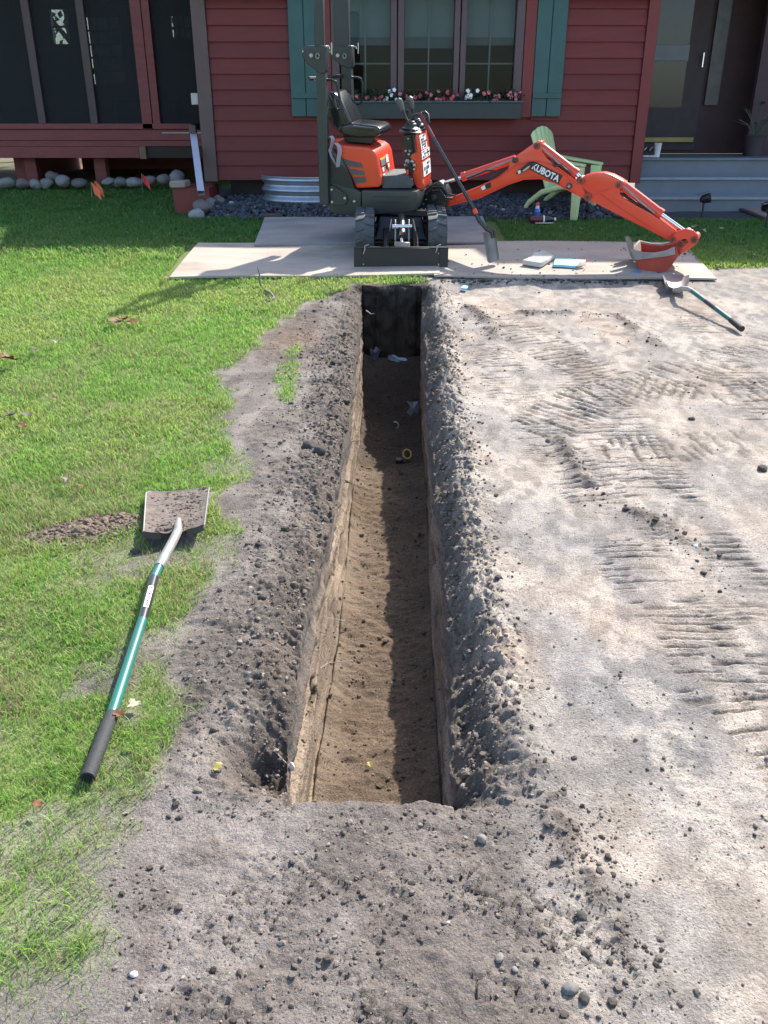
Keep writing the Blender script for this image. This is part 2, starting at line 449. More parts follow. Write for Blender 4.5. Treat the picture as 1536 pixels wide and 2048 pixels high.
def build_ground():
    rows = [-300, -120, -50, -20, -8, -3, -1, 0, .4, .65, .8]
    y = .86
    while y < 8.05:
        rows.append(y)
        st = max(.0056, .00165 * y) if y > 2.2 else .0054
        if abs(y - Y_NEAR) < .05: st = .004
        if abs(y - Y_FAR + .015) < .05: st = .0014
        y += st
    rows += list(np.arange(8.1, 13, .09)) + [13.5, 14, 15, 17, 20, 25, 32, 45, 70, 110, 180, 300]
    Yr = np.array(rows)
    # columns: (group, parameter)
    def geo(a, b, n): return list(a * (b / a) ** (np.arange(n) / (n - 1)))
    dl = geo(.0, 1, 2) if False else []
    offs = []
    d = .0
    while d < 1.35:
        offs.append(d); d += .006 if d < .3 else .012
    while d < 4.6: offs.append(d); d += .05
    left_off = offs + geo(4.8, 300, 14)
    offs = []; d = 0
    while d < 3.4:
        offs.append(d); d += .006 if d < .32 else (.010 if d < 1.1 else .019)
    while d < 6: offs.append(d); d += .08
    right_off = offs + geo(6.3, 300, 14)
    NW, NF = 30, 58
    kinds = [(0, o) for o in left_off[::-1]] + [(1, (i + 1) / NW) for i in range(NW)] + [(2, (i + .5) / NF) for i in range(NF)] + [(3, 1 - i / NW) for i in range(NW)] + [(4, o) for o in right_off]
    kd = np.array([k for k, _ in kinds]); pr = np.array([p for _, p in kinds])
    nY, nX = len(Yr), len(kd)
    YY = np.repeat(Yr[:, None], nX, 1); K = np.repeat(kd[None], nY, 0); P = np.repeat(pr[None], nY, 0)
    inY = (YY > .9) & (YY < 9)
    edgeL = XL(YY) + np.where(inY, (fbm(YY * 5, YY * 0 + 1, 61) - .5) * .05 + (fbm(YY * 24, YY * 0 + 2, 62) - .5) * .022, 0)
    edgeR = XR(YY) + np.where(inY, (fbm(YY * 4, YY * 0 + 3, 63) - .5) * .05 + (fbm(YY * 24, YY * 0 + 5, 64) - .5) * .03, 0)
    fl, fr_ = FL(YY), FR(YY)
    X = np.select([K == 0, K == 1, K == 2, K == 3, K == 4],
                  [edgeL - P, edgeL + (fl - edgeL) * P, 0, edgeR + (fr_ - edgeR) * P, edgeR + P])
    wl, wr = fl, fr_
    X = np.where(K == 2, wl + (wr - wl) * P, X)
    base = np.interp(YY, PROF_Y, PROF_Z)
    g = grassness(X, YY)
    rel, dark = ground_relief(X, YY)
    infield = (YY > .5) & (YY < 12.6)
    rel = np.where(infield, rel, 0)
    under_sheet = sstep(7.55, 7.72, YY) * sstep(10.3, 10.1, YY)
    ing = K % 4 == 0
    dL, dR = np.where(K == 0, P, 0), np.where(K == 4, P, 0)
    tr = sstep(Y_NEAR - .05, Y_NEAR + .1, YY) * sstep(Y_FAR + .05, Y_FAR - .1, YY)
    nl = (fbm(X * 16, YY * 17, 71, 5) - .5) * .75 + (.25 - np.abs(fbm(X * 33, YY * 38, 75, 4) - .5) * 1.6) * .55
    nb = fbm(X * 6, YY * 5, 72, 3) - .5
    hf = (fbm(X * 62, YY * 70, 78, 4) - .5) * .035
    # left spoil: a low lumpy mound that drops at the lip
    left = (K == 0) & (X > lawn_edge(YY) - .1)
    lipL = np.where(K <= 1, np.exp(-(dL / .05) ** 2), 0)
    moundL = np.where(K == 0, sstep(.0, .22, dL) * sstep(.9, .3, dL) * sstep(lawn_edge(YY) - .05, lawn_edge(YY) + .12, X), 0)
    zl = np.where(K <= 1, -.045 * lipL + .010 * moundL + (nl * .042 + nb * .05 + hf * .6) * np.exp(-(dL / .34) ** 2) + np.abs(nl) * .012 * moundL, 0)
    # a bite out of the near left lip
    bite = np.where(K <= 1, np.exp(-(((X + .34) / .085) ** 2 + ((YY - 1.86) / .10) ** 2)), 0)
    zl = zl - bite * (.14 + .16 * nl)
    # right shoulder: crumbly slope down to the wall
    sh = .125 + .08 * (fbm(YY * 2.2, YY * 0, 73) - .5) * 2
    lipR = np.where(K >= 3, sstep(sh, 0, dR), 0)
    diag = fbm((X * .8 + YY) * 11, (X - YY * .3) * 26, 74, 3) - .5
    zr = np.where(K >= 3, -.10 * lipR ** 1.2 + (nl * .075 + diag * .06 + hf) * .85 * np.exp(-((dR - .07) / .11) ** 2) + .022 * np.exp(-((dR - sh - .03) / .07) ** 2) * (1 + 2 * nl), 0)
    side = (zl + zr) * tr
    relsoil = rel * (1 - .65 * g) * (1 - under_sheet) + np.where(g > .3, (fbm(X * 4, YY * 4, 81) - .5) * .02, 0)
    surf = base + relsoil + np.where(ing, side, 0)
    surf = np.where(infield, surf, base)
    # floor
    flo = np.interp(YY, [1.5, 4.9, 5.7, 6.6, 7.3], [-.415, -.41, -.60, -.66, -.55]) 
    fn = (fbm(X * 24, YY * 34, 91, 5) - .5) * .026 + (fbm(X * 9, YY * 24, 94, 4) - .5) * .012 + (fbm(X * 5, YY * 5, 92, 2) - .5) * .04
    fx = np.where(K == 2, P, 0)
    toe = .05 * (np.exp(-fx * 9) + .6 * np.exp(-(1 - fx) * 9)) * (.4 + 1.2 * fbm(YY * 3.2, YY * 0 + 8, 93))
    spill = .30 * np.exp(-((YY - 7.15) / .28) ** 2)
    floor = flo + fn + toe + spill
    d_end = sstep(0, .03, YY - Y_NEAR - (fbm(X * 14, X * 0 + 2, 95) - .5) * .05) * sstep(0, .035, Y_FAR + (fbm(X * 7, X * 0 + 5, 96, 3) - .5) * .05 - YY)
    surfL = base + (zl * tr); surfR = base + (zr * tr)
    # wall: interpolate lip -> floor; scraped along its length
    out_z = base + rel * (1 - .65 * g) * (1 - under_sheet)
    lip = np.where(K == 1, out_z - (.045 + bite * .1) * tr, out_z - .10 * tr)
    zz = np.where(K == 2, out_z + (floor - out_z) * d_end, 0)
    fw = P
    zw = lip + (flo + .02 + spill - lip) * fw * d_end
    scr = (fbm(YY * 2.0, zw * 42, 97, 4) - .5) * .055 + (vnoise(YY * 1.1, zw * 14, 98) - .5) * .03
    slit = sstep(.60, .68, fbm(YY * 3.4, zw * 34, 99, 3)) * sstep(.05, .3, P)
    scr = scr - .022 * slit
    nrm = np.where(K == 1, 1.0, -1.0) * np.sin(np.clip(fw, 0, 1) * math.pi) ** .5 * d_end
    X = np.where((K == 1) | (K == 3), X + scr * nrm, X)
    Z = np.select([K == 0, (K == 1) | (K == 3), K == 2, K == 4], [surf, zw, zz, surf])
    bare = sstep(lawn_edge(YY), lawn_edge(YY) + .1, X)
    zone = np.maximum(sstep(2.6, 1.7, YY) * sstep(.55, .2, X + (fbm(X * 5, YY * 4, 114) - .5) * .4), sstep(.0, -.1, X - XL(YY))) * bare
    ck = sstep(.53, .62, fbm(X * 2.4 + 11, YY * 2.1, 131, 4)) * zone
    ck = np.maximum(ck, sstep(.5, .6, fbm(X * 5 + 2, YY * 2.6, 132, 4)) * zone * .8)
    lipk = (np.where(K <= 1, np.exp(-(dL / .13) ** 2), 0) + np.where(K >= 3, np.exp(-((dR - .05) / .11) ** 2), 0)) * tr
    clump = (.35 - np.abs(fbm(X * 46, YY * 50, 133, 4) - .5) * 2.0) * .007 + (fbm(X * 26, YY * 28, 134, 5) - .5) * .022
    fclump = (.35 - np.abs(fbm(X * 34, YY * 30, 135, 5) - .5) * 2.2) * .026 + (fbm(X * 19, YY * 15, 137, 5) - .5) * .05 + (fbm(X * 85, YY * 85, 136, 3) - .5) * .014
    Z = Z + np.where(infield, (ck * clump + np.where(ing, lipk * fclump, 0)) * (1 - g), 0) * np.where(K % 4 == 0, 1, 1 - d_end)
    # the far face is hacked, not flat
    Yv = YY + (fbm(X * 11, Z * 15, 141, 5) - .5) * .20 * np.where((K >= 1) & (K <= 3), np.exp(-((YY - Y_FAR) / .06) ** 2), 0)
    # ---- albedo by soil type
    def c(r, g_, b): return np.array([r, g_, b])
    big = fbm(X * 1.1, YY * .8, 101)[..., None]; mid = fbm(X * 4, YY * 3, 102)[..., None]; fine = fbm(X * 30, YY * 30, 103, 3)[..., None]
    sand, grey, blue, mauve = c(.285, .245, .207), c(.225, .203, .182), c(.185, .185, .192), c(.188, .166, .153)
    topsoil, lipc, lawn_soil = c(.055, .044, .036), c(.115, .090, .071), c(.145, .185, .062)
    drive = grey + (sand - grey) * sstep(.40, .60, mid)
    drive = drive * (.90 + .2 * big)
    bl = (sstep(.50, .60, fbm(X * 6 + 9, YY * 3.0, 105, 5)) * np.exp(-((X - .62 - .05 * YY) / .26) ** 2) * sstep(1.2, 1.9, YY) * sstep(6.5, 4, YY))[..., None]
    drive = drive + (blue - drive) * bl * .4
    mot = fbm(X * 7 + 2, YY * 4.5 + 1, 115, 6)[..., None]
    mot2 = fbm(X * 22 + 2, YY * 13 + 1, 117, 5)[..., None]
    drive = drive * (.90 + .16 * sstep(.36, .62, mot)) * (.86 + .28 * sstep(.38, .6, mot2))
    pale = (sstep(.56, .64, fbm(X * 5 + 3, YY * 2.6 + 8, 116, 6)))[..., None]
    drive = drive + (c(.37, .325, .275) - drive) * pale * sstep(.38, .55, mot2) * .5
    drive = drive * 1.2
    red = sstep(.55, .7, fbm(X * 2.5 + 4, YY * 2.5 + 4, 106))[..., None]
    drive = drive * (1 - red * .12 * np.array([.3, .7, 1.0]))
    nearm = (sstep(2.6, 1.6, YY + .3 * X) * sstep(.52, .22, X + (fbm(X * 5, YY * 4, 114) - .5) * .35))[..., None]
    col = drive + (mauve * (.55 + .6 * mid + .35 * sstep(.3, .7, fbm(X * 11, YY * 9, 113))[..., None]) - drive) * nearm * .85
    ldirt = c(.178, .156, .138) * (.45 + .75 * mid + .4 * sstep(.35, .65, fbm(X * 9, YY * 7, 112))[..., None])
    col = np.where((K <= 1)[..., None], ldirt + (col - ldirt) * sstep(1.75, 1.5, YY + .3 * X)[..., None], col)
    col = col + (topsoil * 1.5 - col) * (dark * (.5 + fine[..., 0]))[..., None].clip(0, 1)  # dark soil on the ridges, painted shade in the track grooves
    col = col + (c(.088, .07, .058) * (.6 + .8 * fine) - col) * (ck * .5)[..., None]
    rb = (np.exp(-((X + .62) / .22) ** 2 - ((YY - 5.9) / .5) ** 2) + .8 * np.exp(-((X - .02) / .13) ** 2 - ((YY - 1.05) / .16) ** 2) * (K % 4 == 0))[..., None]
    col = col + (c(.165, .105, .072) * (.6 + .8 * fine) - col) * rb * .65 * (.3 + 1.1 * mid)
    lipm = (np.where(K <= 1, np.exp(-(dL / .15) ** 2), 0) + np.where(K >= 3, np.exp(-(dR / (sh * .85)) ** 4), 0)) * tr
    dk = sstep(.42, .58, fbm(X * 8, YY * 8, 107))[..., None]
    col = col + (topsoil * (.7 + .8 * fine) - col) * (bite * .75)[..., None]
    lc = lipc * (.75 + .5 * fine) + (topsoil - lipc * .9) * dk * .8
    col = col + (lc - col) * (lipm * .8)[..., None]
    col = col + (lawn_soil * (.7 + .6 * mid) - col) * g[..., None]
    spl = (sstep(1.15, .7, np.hypot((X + 1.24) / .27, (YY - 3.19 - .30 * (X + 1.24)) / .12) + (fbm(X * 9, YY * 9, 5) - .5) * .5))[..., None]
    col = col + (c(.20, .155, .118) * (.7 + .6 * fine) - col) * spl * .9
    # walls: dark topsoil above tan subsoil, streaked along the cut
    tan, tan2, wd = c(.27, .21, .155), c(.20, .155, .118), c(.13, .112, .098)
    st = fbm(YY * 1.5, zw * 30, 109, 4)[..., None]
    ocol = col.copy()
    wcol = wd + (tan2 - wd) * sstep(.12, .34, fw + (mid[..., 0] - .5) * .25)[..., None]
    wcol = wcol + (tan - wcol) * sstep(.46, .6, st) * sstep(.12, .34, fw)[..., None]
    wcol = wcol * (.7 + .6 * st) * (1 - .6 * slit[..., None])
    col = np.where(((K == 1) | (K == 3))[..., None], wcol, col)
    fcol = c(.122, .086, .058) * (.65 + .7 * fbm(X * 9, YY * 7, 110)[..., None])
    fcol = fcol + (tan * .72 - fcol) * (np.exp(-fx * 5) * sstep(.3, .6, mid[..., 0]))[..., None] * .9
    fshade = (sstep(4.8, 5.4, YY) * .75)[..., None]            # shade of the far trench put into the floor colour
    fcol = fcol + (topsoil * .95 - fcol) * fshade
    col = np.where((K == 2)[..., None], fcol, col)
    inner = ((K >= 1) & (K <= 3))[..., None]
    col = np.where(inner, ocol + (col - ocol) * np.clip(d_end * 3, 0, 1)[..., None], col)
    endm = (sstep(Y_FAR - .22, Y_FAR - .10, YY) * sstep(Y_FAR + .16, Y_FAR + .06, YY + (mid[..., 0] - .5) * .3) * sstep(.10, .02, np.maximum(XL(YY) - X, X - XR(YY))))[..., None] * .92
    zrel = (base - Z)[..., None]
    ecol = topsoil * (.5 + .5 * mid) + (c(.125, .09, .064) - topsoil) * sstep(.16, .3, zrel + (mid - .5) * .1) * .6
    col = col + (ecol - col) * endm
    bed = (sstep(10.12, 10.2, YY) * sstep(12.4, 12.2, YY) * (X > -2.3))[..., None]
    col = col + (c(.07, .075, .08) - col) * bed
    far = (YY > 13)[..., None]
    col = np.where(far, c(.13, .12, .07) * (.6 + .8 * fbm(X * .5, YY * .5, 120)[..., None]), col)
    V = np.stack([X, Yv, Z], -1).reshape(-1, 3)
    i = np.arange(nY - 1)[:, None] * nX + np.arange(nX - 1)[None]
    F = np.stack([i, i + 1, i + nX + 1, i + nX], -1).reshape(-1, 4)
    m = attr_mat('soil', rough=.95, nscale=95, var=.42, bump=.75, bscale=150, speck=True, spec=.2)
    o = npmesh('ground', V, F, m, col.reshape(-1, 3).clip(.01, .8))
    tag(o, kind='structure')
    # keep a lookup for setting things down: height on the left and right ground
    return dict(Yr=Yr, Z=Z, X=X, kd=kd)
GR = build_ground()
def surf_z(x, y):
    """height of the built ground at x, y (outside or inside the trench)"""
    j = int(np.clip(np.searchsorted(GR['Yr'], y), 1, len(GR['Yr']) - 1))
    out = []
    for jj in (j - 1, j):
        xr, zr = GR['X'][jj], GR['Z'][jj]
        out.append(np.interp(x, np.maximum.accumulate(xr), zr))
    t = (y - GR['Yr'][j - 1]) / (GR['Yr'][j] - GR['Yr'][j - 1])
    return float(out[0] * (1 - t) + out[1] * t)
def surf_many(xs, ys):
    j = np.clip(np.searchsorted(GR['Yr'], ys), 1, len(GR['Yr']) - 1)
    out = np.empty(len(xs))
    for jj in np.unique(j):
        k = j == jj
        out[k] = np.interp(xs[k], np.maximum.accumulate(GR['X'][jj]), GR['Z'][jj])
    return out

# ---------------------------------------------------------------- loose crumbs of soil (stuff)
def clod_protos(n=8, nu=6, nv=4):
    P = []
    for s in range(n):
        b = MB().ball((0, 0, 0), 1, .8, .65, nu, nv, .5, s)
        tri = []
        for f in b.f:
            tri += [f] if len(f) == 3 else [(f[0], f[1], f[2]), (f[0], f[2], f[3])]
        P.append((np.array([v[:] for v in b.v]), np.array(tri)))
    return P
PROTO = clod_protos()
def scatter(name, xs, ys, sizes, cols, m, zs=None, sink=.3, protos=PROTO, flat=1.0):
    zs = surf_many(xs, ys) if zs is None else zs
    VV, FF, CC, o = [], [], [], 0
    for k in range(len(xs)):
        pv, pf = protos[k % len(protos)]
        a = rng.random() * 6.283; ca, sa = math.cos(a), math.sin(a)
        s = sizes[k]
        q = pv * s * np.array([1, rng.uniform(.7, 1.1), rng.uniform(.6, 1.1) * flat])
        VV.append(np.stack([q[:, 0] * ca - q[:, 1] * sa + xs[k], q[:, 0] * sa + q[:, 1] * ca + ys[k], q[:, 2] + zs[k] + s * (.5 - sink) * flat], 1))
        FF.append(pf + o); o += len(pv)
        CC.append(np.repeat(cols[k][None], len(pv), 0))
    return tag(npmesh(name, np.concatenate(VV), np.concatenate(FF), m, np.concatenate(CC), smooth=False), kind='stuff')
def build_crumbs():
    xs, ys, ss, cc = [], [], [], []
    def put(x, y, s, c, n=1):
        xs.append(x); ys.append(y); ss.append(s); cc.append(np.array(c) * rng.uniform(.7, 1.3))
    dk, md, lt = (.065, .055, .047), (.135, .113, .096), (.24, .205, .17)
    for _ in range(2600):                       # right lip
        y = rng.uniform(Y_NEAR, 7.3); d = abs(rng.normal(.10, .09)) + .01
        put(float(XR(y)) + d, y, rng.gamma(1.3, .0024) + .001, [dk, md, md, lt][rng.integers(4)])
    for _ in range(2400):                       # left spoil
        y = rng.uniform(1.6, 7.2); e = float(lawn_edge(y)); x0 = float(XL(y))
        x = x0 - abs(rng.normal(0, .45)) * max(.15, x0 - e) - .01
        if x < e - .1: continue
        put(x, y, rng.gamma(1.2, .0024) + .001, [dk, md, md, lt][rng.integers(4)])
    for path in RIDGE:
        for _ in range(200):
            k = rng.integers(len(path) - 1); t = rng.random()
            x = path[k][0] * (1 - t) + path[k + 1][0] * t + rng.normal(0, .05); y = path[k][1] * (1 - t) + path[k + 1][1] * t + rng.normal(0, .05)
            put(x, y, rng.gamma(1.4, .0026) + .001, [dk, md][rng.integers(2)])
    for _ in range(1300):                       # near soil
        x = rng.uniform(-.75, 1.2); y = rng.uniform(.86, 2.3)
        if XL(y) - .02 < x < XR(y) + .02 and y > Y_NEAR - .02: continue
        if x < lawn_edge(y): continue
        if fbm(np.array(x * 4), np.array(y * 4), 140) < .45: continue
        put(x, y, rng.gamma(1.3, .0017) + .0010, [dk, md, md, lt][rng.integers(4)])
    for _ in range(800):                       # drive
        x = rng.uniform(.3, 3.4); y = rng.uniform(1.8, 7.7)
        if x < XR(y) + .2: continue
        put(x, y, rng.gamma(1.2, .0019) + .001, [dk, md, lt][rng.integers(3)])
    for _ in range(1500):                        # soil by the shovel
        x = rng.normal(-1.22, .12); y = 3.19 + .30 * (x + 1.24) + rng.normal(0, .07)
        put(x, y, rng.gamma(1.6, .0024) + .001, [(.13, .10, .076), (.18, .14, .105), (.17, .125, .09)][rng.integers(3)])
    for _ in range(2600):                       # trench floor
        y = rng.uniform(1.8, 7.1); x = rng.uniform(float(XL(y)) + .03, float(XR(y)) - .03)
        put(x, y, rng.gamma(1.3, .0022) + .001, [(.07, .054, .042), (.11, .084, .063), (.13, .10, .072)][rng.integers(3)])
    for _ in range(9000):                       # fine loose grains on the lips and the near soil
        u = rng.random()
        if u < .38:
            y = rng.uniform(Y_NEAR, 6.0); x = float(XR(y)) + abs(rng.normal(.07, .06))
        elif u < .7:
            y = rng.uniform(1.6, 6.0); x = float(XL(y)) - abs(rng.normal(.06, .16))
            if x < lawn_edge(y): continue
        else:
            x, y = rng.uniform(-.7, .6), rng.uniform(.9, 1.66)
            if x < lawn_edge(y) or fbm(np.array(x * 4), np.array(y * 4), 140) < .42: continue
        put(x, y, rng.gamma(1.6, .0011 + .0003 * y) + .0008, [dk, (.12, .10, .085), (.155, .132, .114), (.19, .165, .142)][rng.integers(4)])
    for _ in range(500):                        # ridge of soil in front of the right sheet
        x = rng.uniform(.5, 2.7); y = 7.62 + rng.normal(0, .06)
        put(x, y, rng.gamma(2.0, .004) + .002, [dk, md][rng.integers(2)])
    scatter('soil_crumbs', np.array(xs), np.array(ys), np.array(ss), np.array(cc), attr_mat('crumb', .95, 90, .3, .4, 200))
build_crumbs()

# ---------------------------------------------------------------- grass blades (stuff)
def build_grass():
    XS, YS, HS, WS, TS = [], [], [], [], []
    def region(x0, x1, y0, y1, dens, h, w, dry):
        n = int((x1 - x0) * (y1 - y0) * dens)
        x = rng.uniform(x0, x1, n); y = rng.uniform(y0, y1, n)
        g = grassness(x, y)
        edge_x = .47 * y + .35                       # only where the picture and a step aside can see
        clump = sstep(.3, .62, fbm(x * 10, y * 10, 150, 3))
        k = (rng.random(n) < g * (.45 + .55 * clump)) & (np.abs(x) < edge_x + .5)
        on_sheet = (y > 7.74) & (y < 8.95) & (x > -1.95 + .0 * y) & (x < 2.95) | (y > 8.9) & (y < 10.1) & (x > -1.32) & (x < 1.25)
        k &= ~on_sheet
        k &= ~((y > 10.2) & (x > -2.25))
        x, y = x[k], y[k]
        XS.append(x); YS.append(y)
        HS.append(h * rng.uniform(.55, 1.25, len(x)) * (.6 + .7 * fbm(x * 5, y * 5, 152))); WS.append(np.full(len(x), w)); TS.append(np.full(len(x), dry))
    region(-2.0, -.3, .8, 2.2, 30000, .036, .0025, .42)
    region(-2.8, -.2, 2.2, 3.8, 23000, .032, .0033, .34)
    region(-3.6, .4, 3.8, 6.0, 13500, .033, .0048, .25)
    region(-4.6, .6, 6.0, 8.3, 7600, .036, .0070, .14)
    region(-6.8, -.8, 8.3, 12.6, 4200, .048, .0110, .04)
    region(.9, 6.0, 8.0, 10.3, 7000, .040, .0085, .04)
    x, y, h, w, dry = map(np.concatenate, (XS, YS, HS, WS, TS))
    n = len(x)
    z = surf_many(x, y) - .004
    a = rng.uniform(0, 6.283, n); lean = rng.uniform(.15, 1.1, n) * h
    wx, wy = -np.sin(a) * w / 2, np.cos(a) * w / 2
    lx, ly = np.cos(a + rng.normal(0, .5, n)), np.sin(a + rng.normal(0, .5, n))
    V = np.empty((n, 5, 3), np.float32)
    V[:, 0] = np.stack([x - wx, y - wy, z], 1); V[:, 1] = np.stack([x + wx, y + wy, z], 1)
    mx_, my_, mz = x + lx * lean * .35, y + ly * lean * .35, z + h * .6
    V[:, 2] = np.stack([mx_ + wx * .8, my_ + wy * .8, mz], 1); V[:, 3] = np.stack([mx_ - wx * .8, my_ - wy * .8, mz], 1)
    V[:, 4] = np.stack([x + lx * lean, y + ly * lean, z + h * .95], 1)
    o = (np.arange(n) * 5)[:, None]
    F = np.concatenate([o + np.array([[0, 1, 2]]), o + np.array([[0, 2, 3]]), o + np.array([[3, 2, 4]])], 0)
    fresh = np.array([.235, .41, .075]); yel = np.array([.36, .45, .11]); deep = np.array([.13, .31, .065]); straw = np.array([.36, .31, .17])
    pat = fbm(x * 1.3, y * 1.1, 160)[:, None]; r_ = rng.random((n, 1))
    c = fresh + (yel - fresh) * sstep(.4, .62, pat) * .8
    c = c + (deep - c) * sstep(.62, .95, r_) * .6
    far_shade = sstep(8.0, 9.2, y)[:, None]
    c = c + (np.array([.07, .19, .05]) - c) * far_shade * .8  # house shade put into the colour of the far blades
    c = np.where(rng.random((n, 1)) < dry[:, None] * (.35 + sstep(.45, .6, fbm(x * 3, y * 3, 161))[:, None]), straw * (.7 + .5 * r_), c)
    c = c * rng.uniform(.75, 1.25, (n, 1))
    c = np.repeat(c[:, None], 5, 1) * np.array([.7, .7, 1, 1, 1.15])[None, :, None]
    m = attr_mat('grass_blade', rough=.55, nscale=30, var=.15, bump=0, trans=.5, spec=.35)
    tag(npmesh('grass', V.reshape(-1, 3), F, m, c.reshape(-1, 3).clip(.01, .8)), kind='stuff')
    print('blades', n)
build_grass()
# ---------------------------------------------------------------- the red house
YW = 11.0
MRED = mat('red_siding', (.132, .016, .015), .62, var=.16, scale=3, bump=.12, bscale=40, stretch=(1, 1, 9), dirt=(.09, .016, .015), dirt_amt=.45, rnd=.14)
MRED2 = mat('red_trim', (.155, .021, .019), .55, var=.14, scale=4, bump=.08, bscale=50, dirt=(.11, .035, .036), dirt_amt=.4)
MBROWN = mat('brown_trim', (.105, .066, .062), .6, var=.12, scale=4, bump=.08)
MTEAL = mat('teal_paint', (.024, .088, .085), .5, var=.12, scale=5, bump=.06, bscale=50, dirt=(.022, .065, .07), dirt_amt=.4)
MFRAME = mat('window_brown', (.075, .05, .053), .45, var=.1, scale=6)
MBLIND = mat('blind_fabric', (.26, .29, .285), .8, var=.06, scale=4)
MROOM = mat('room_dark', (.02, .022, .025), .9)
MGLASS, _t, _b = new_mat('window_glass')
for _n in list(_t.nodes):
    if _n.type == 'BSDF_PRINCIPLED': _t.nodes.remove(_n)
_tr = _t.nodes.new('ShaderNodeBsdfTransparent'); _tr.inputs[0].default_value = (.72, .78, .78, 1)
_gl = _t.nodes.new('ShaderNodeBsdfGlossy'); _gl.inputs['Roughness'].default_value = .02
_fr = _t.nodes.new('ShaderNodeFresnel'); _fr.inputs[0].default_value = 1.22
_ms = _t.nodes.new('ShaderNodeMixShader')
L(_t, _fr.outputs[0], _ms.inputs[0]); L(_t, _tr.outputs[0], _ms.inputs[1]); L(_t, _gl.outputs[0], _ms.inputs[2])
L(_t, _ms.outputs[0], _t.nodes['Material Output'].inputs[0])
MSCREEN, _t, _b = new_mat('insect_screen')
_b.inputs['Base Color'].default_value = (.012, .015, .018, 1); _b.inputs['Roughness'].default_value = .8
_tr = _t.nodes.new('ShaderNodeBsdfTransparent'); _ms = _t.nodes.new('ShaderNodeMixShader'); _ms.inputs[0].default_value = .5
L(_t, _tr.outputs[0], _ms.inputs[1]); L(_t, _b.outputs[0], _ms.inputs[2]); L(_t, _ms.outputs[0], _t.nodes['Material Output'].inputs[0])

XLW, XRW = -2.16, 3.085
Z_EAVE = 2.86
house = thing('red_house', 'dark red clapboard house with teal shutters and a long flower box window', 'house', (0.4, YW, .9))
for x0, x1, y0, y1, z0, z1 in ((XLW + .05, -.62, YW + .03, YW + .18, .93, Z_EAVE), (1.6, XRW - .05, YW + .03, YW + .18, .93, Z_EAVE), (-.62, 1.6, YW + .03, YW + .18, .93, 1.745), (-.62, 1.6, YW + .03, YW + .18, 2.835, Z_EAVE),
                               (XLW + .05, XLW + .2, YW + .181, YW + 4.0, .93, Z_EAVE), (XRW - .2, XRW - .05, YW + .181, YW + 4.0, .93, Z_EAVE), (XLW + .201, XRW - .201, YW + 3.85, YW + 4.0, .93, Z_EAVE)):
    MB().box(x0, x1, y0, y1, z0, z1).build('wall', MRED2, house)
MB().box(XLW + .25, XRW - .2, YW + .32, YW + 3.7, .3, .93).build('foundation', mat('foundation', (.05, .04, .04), .9, bump=.3), house)
WX0, WX1 = -.60, 1.585          # window frame
def clap(x0, x1, k):
    z0 = .915 + .1628 * k; z1 = z0 + .1628
    if z1 > Z_EAVE - .03: z1 = Z_EAVE - .03
    v = [(x0, YW - .012 - rng.uniform(0, .003), z0), (x1, YW - .012 - rng.uniform(0, .003), z0 + rng.uniform(-.002, .002)), (x1, YW + .029, z0 + .002), (x0, YW + .029, z0 + .002),
         (x0, YW + .012, z1 + .012), (x1, YW + .012, z1 + .012), (x1, YW + .029, z1 + .012), (x0, YW + .029, z1 + .012)]
    MB().hexa(v).build('clapboard', MRED, house, bevel=.0015)
for k in range(12):
    if .915 + .1628 * k < 1.55:
        clap(-1.995, 2.955, k)
    else:
        clap(-1.995, -.735, k); clap(1.72, 2.955, k)
MB().box(-2.16, -2.0, YW - .035, YW + .05, .90, Z_EAVE).build('corner_board', MBROWN, house, .004)
MB().box(2.958, 3.085, YW - .035, YW + .06, .885, Z_EAVE).build('corner_board', MRED2, house, .004)
# roof above the picture: low eave whose shade falls on the gravel and the back sheets
MROOF = mat('asphalt_shingle', (.06, .055, .05), .9, var=.3, scale=30, bump=.3)
MB().hexa([(-2.3, 10.85, Z_EAVE), (3.3, 10.85, Z_EAVE), (3.3, 15.2, Z_EAVE + 1.75), (-2.3, 15.2, Z_EAVE + 1.75),
           (-2.3, 10.85, Z_EAVE + .09), (3.3, 10.85, Z_EAVE + .09), (3.3, 15.2, Z_EAVE + 1.84), (-2.3, 15.2, Z_EAVE + 1.84)]).build('roof', MROOF, house)
# window
fr = MB()
Z0, ZT = 1.80, 2.83
fr.box(WX0, WX0 + .09, YW - .03, YW + .10, Z0, ZT); fr.box(WX1 - .095, WX1, YW - .03, YW + .10, Z0, ZT)
MUL = [(.075, .229), (.795, .933)]
fr.box(WX0 + .091, WX1 - .096, YW - .03, YW + .10, Z0 - .05, Z0 + .0)
win = fr.build('window', MFRAME, house, .003)
MB().box(WX0 + .0, WX1, YW - .028, YW + .1, ZT + .001, Z_EAVE - .01).build('head', MFRAME, win)
for a, b in MUL:
    MB().box(a, (a + b) / 2 - .006, YW - .022, YW + .10, Z0, ZT).build('mullion', MFRAME, win, .003)
    MB().box((a + b) / 2 + .006, b, YW - .022, YW + .10, Z0, ZT).build('mullion', MFRAME, win, .003)
MB().box(WX0 - .2, WX1 + .2, YW + 1.6, YW + 1.65, Z0 - .6, ZT).build('room_wall', mat('room_back', (.03, .034, .04), .8, var=.6, scale=2.5), win)
MB().box(XLW + .21, XRW - .21, YW + .19, YW + 3.84, Z_EAVE - .03, Z_EAVE - .005).build('ceiling', MROOM, house)
MB().box(.25, .9, YW + .8, YW + 1.3, Z0 - .5, Z0 + .12).build('chair_back', mat('room_red', (.22, .05, .05), .8), win)
MUNT = mat('muntin_grey', (.26, .28, .28), .5)
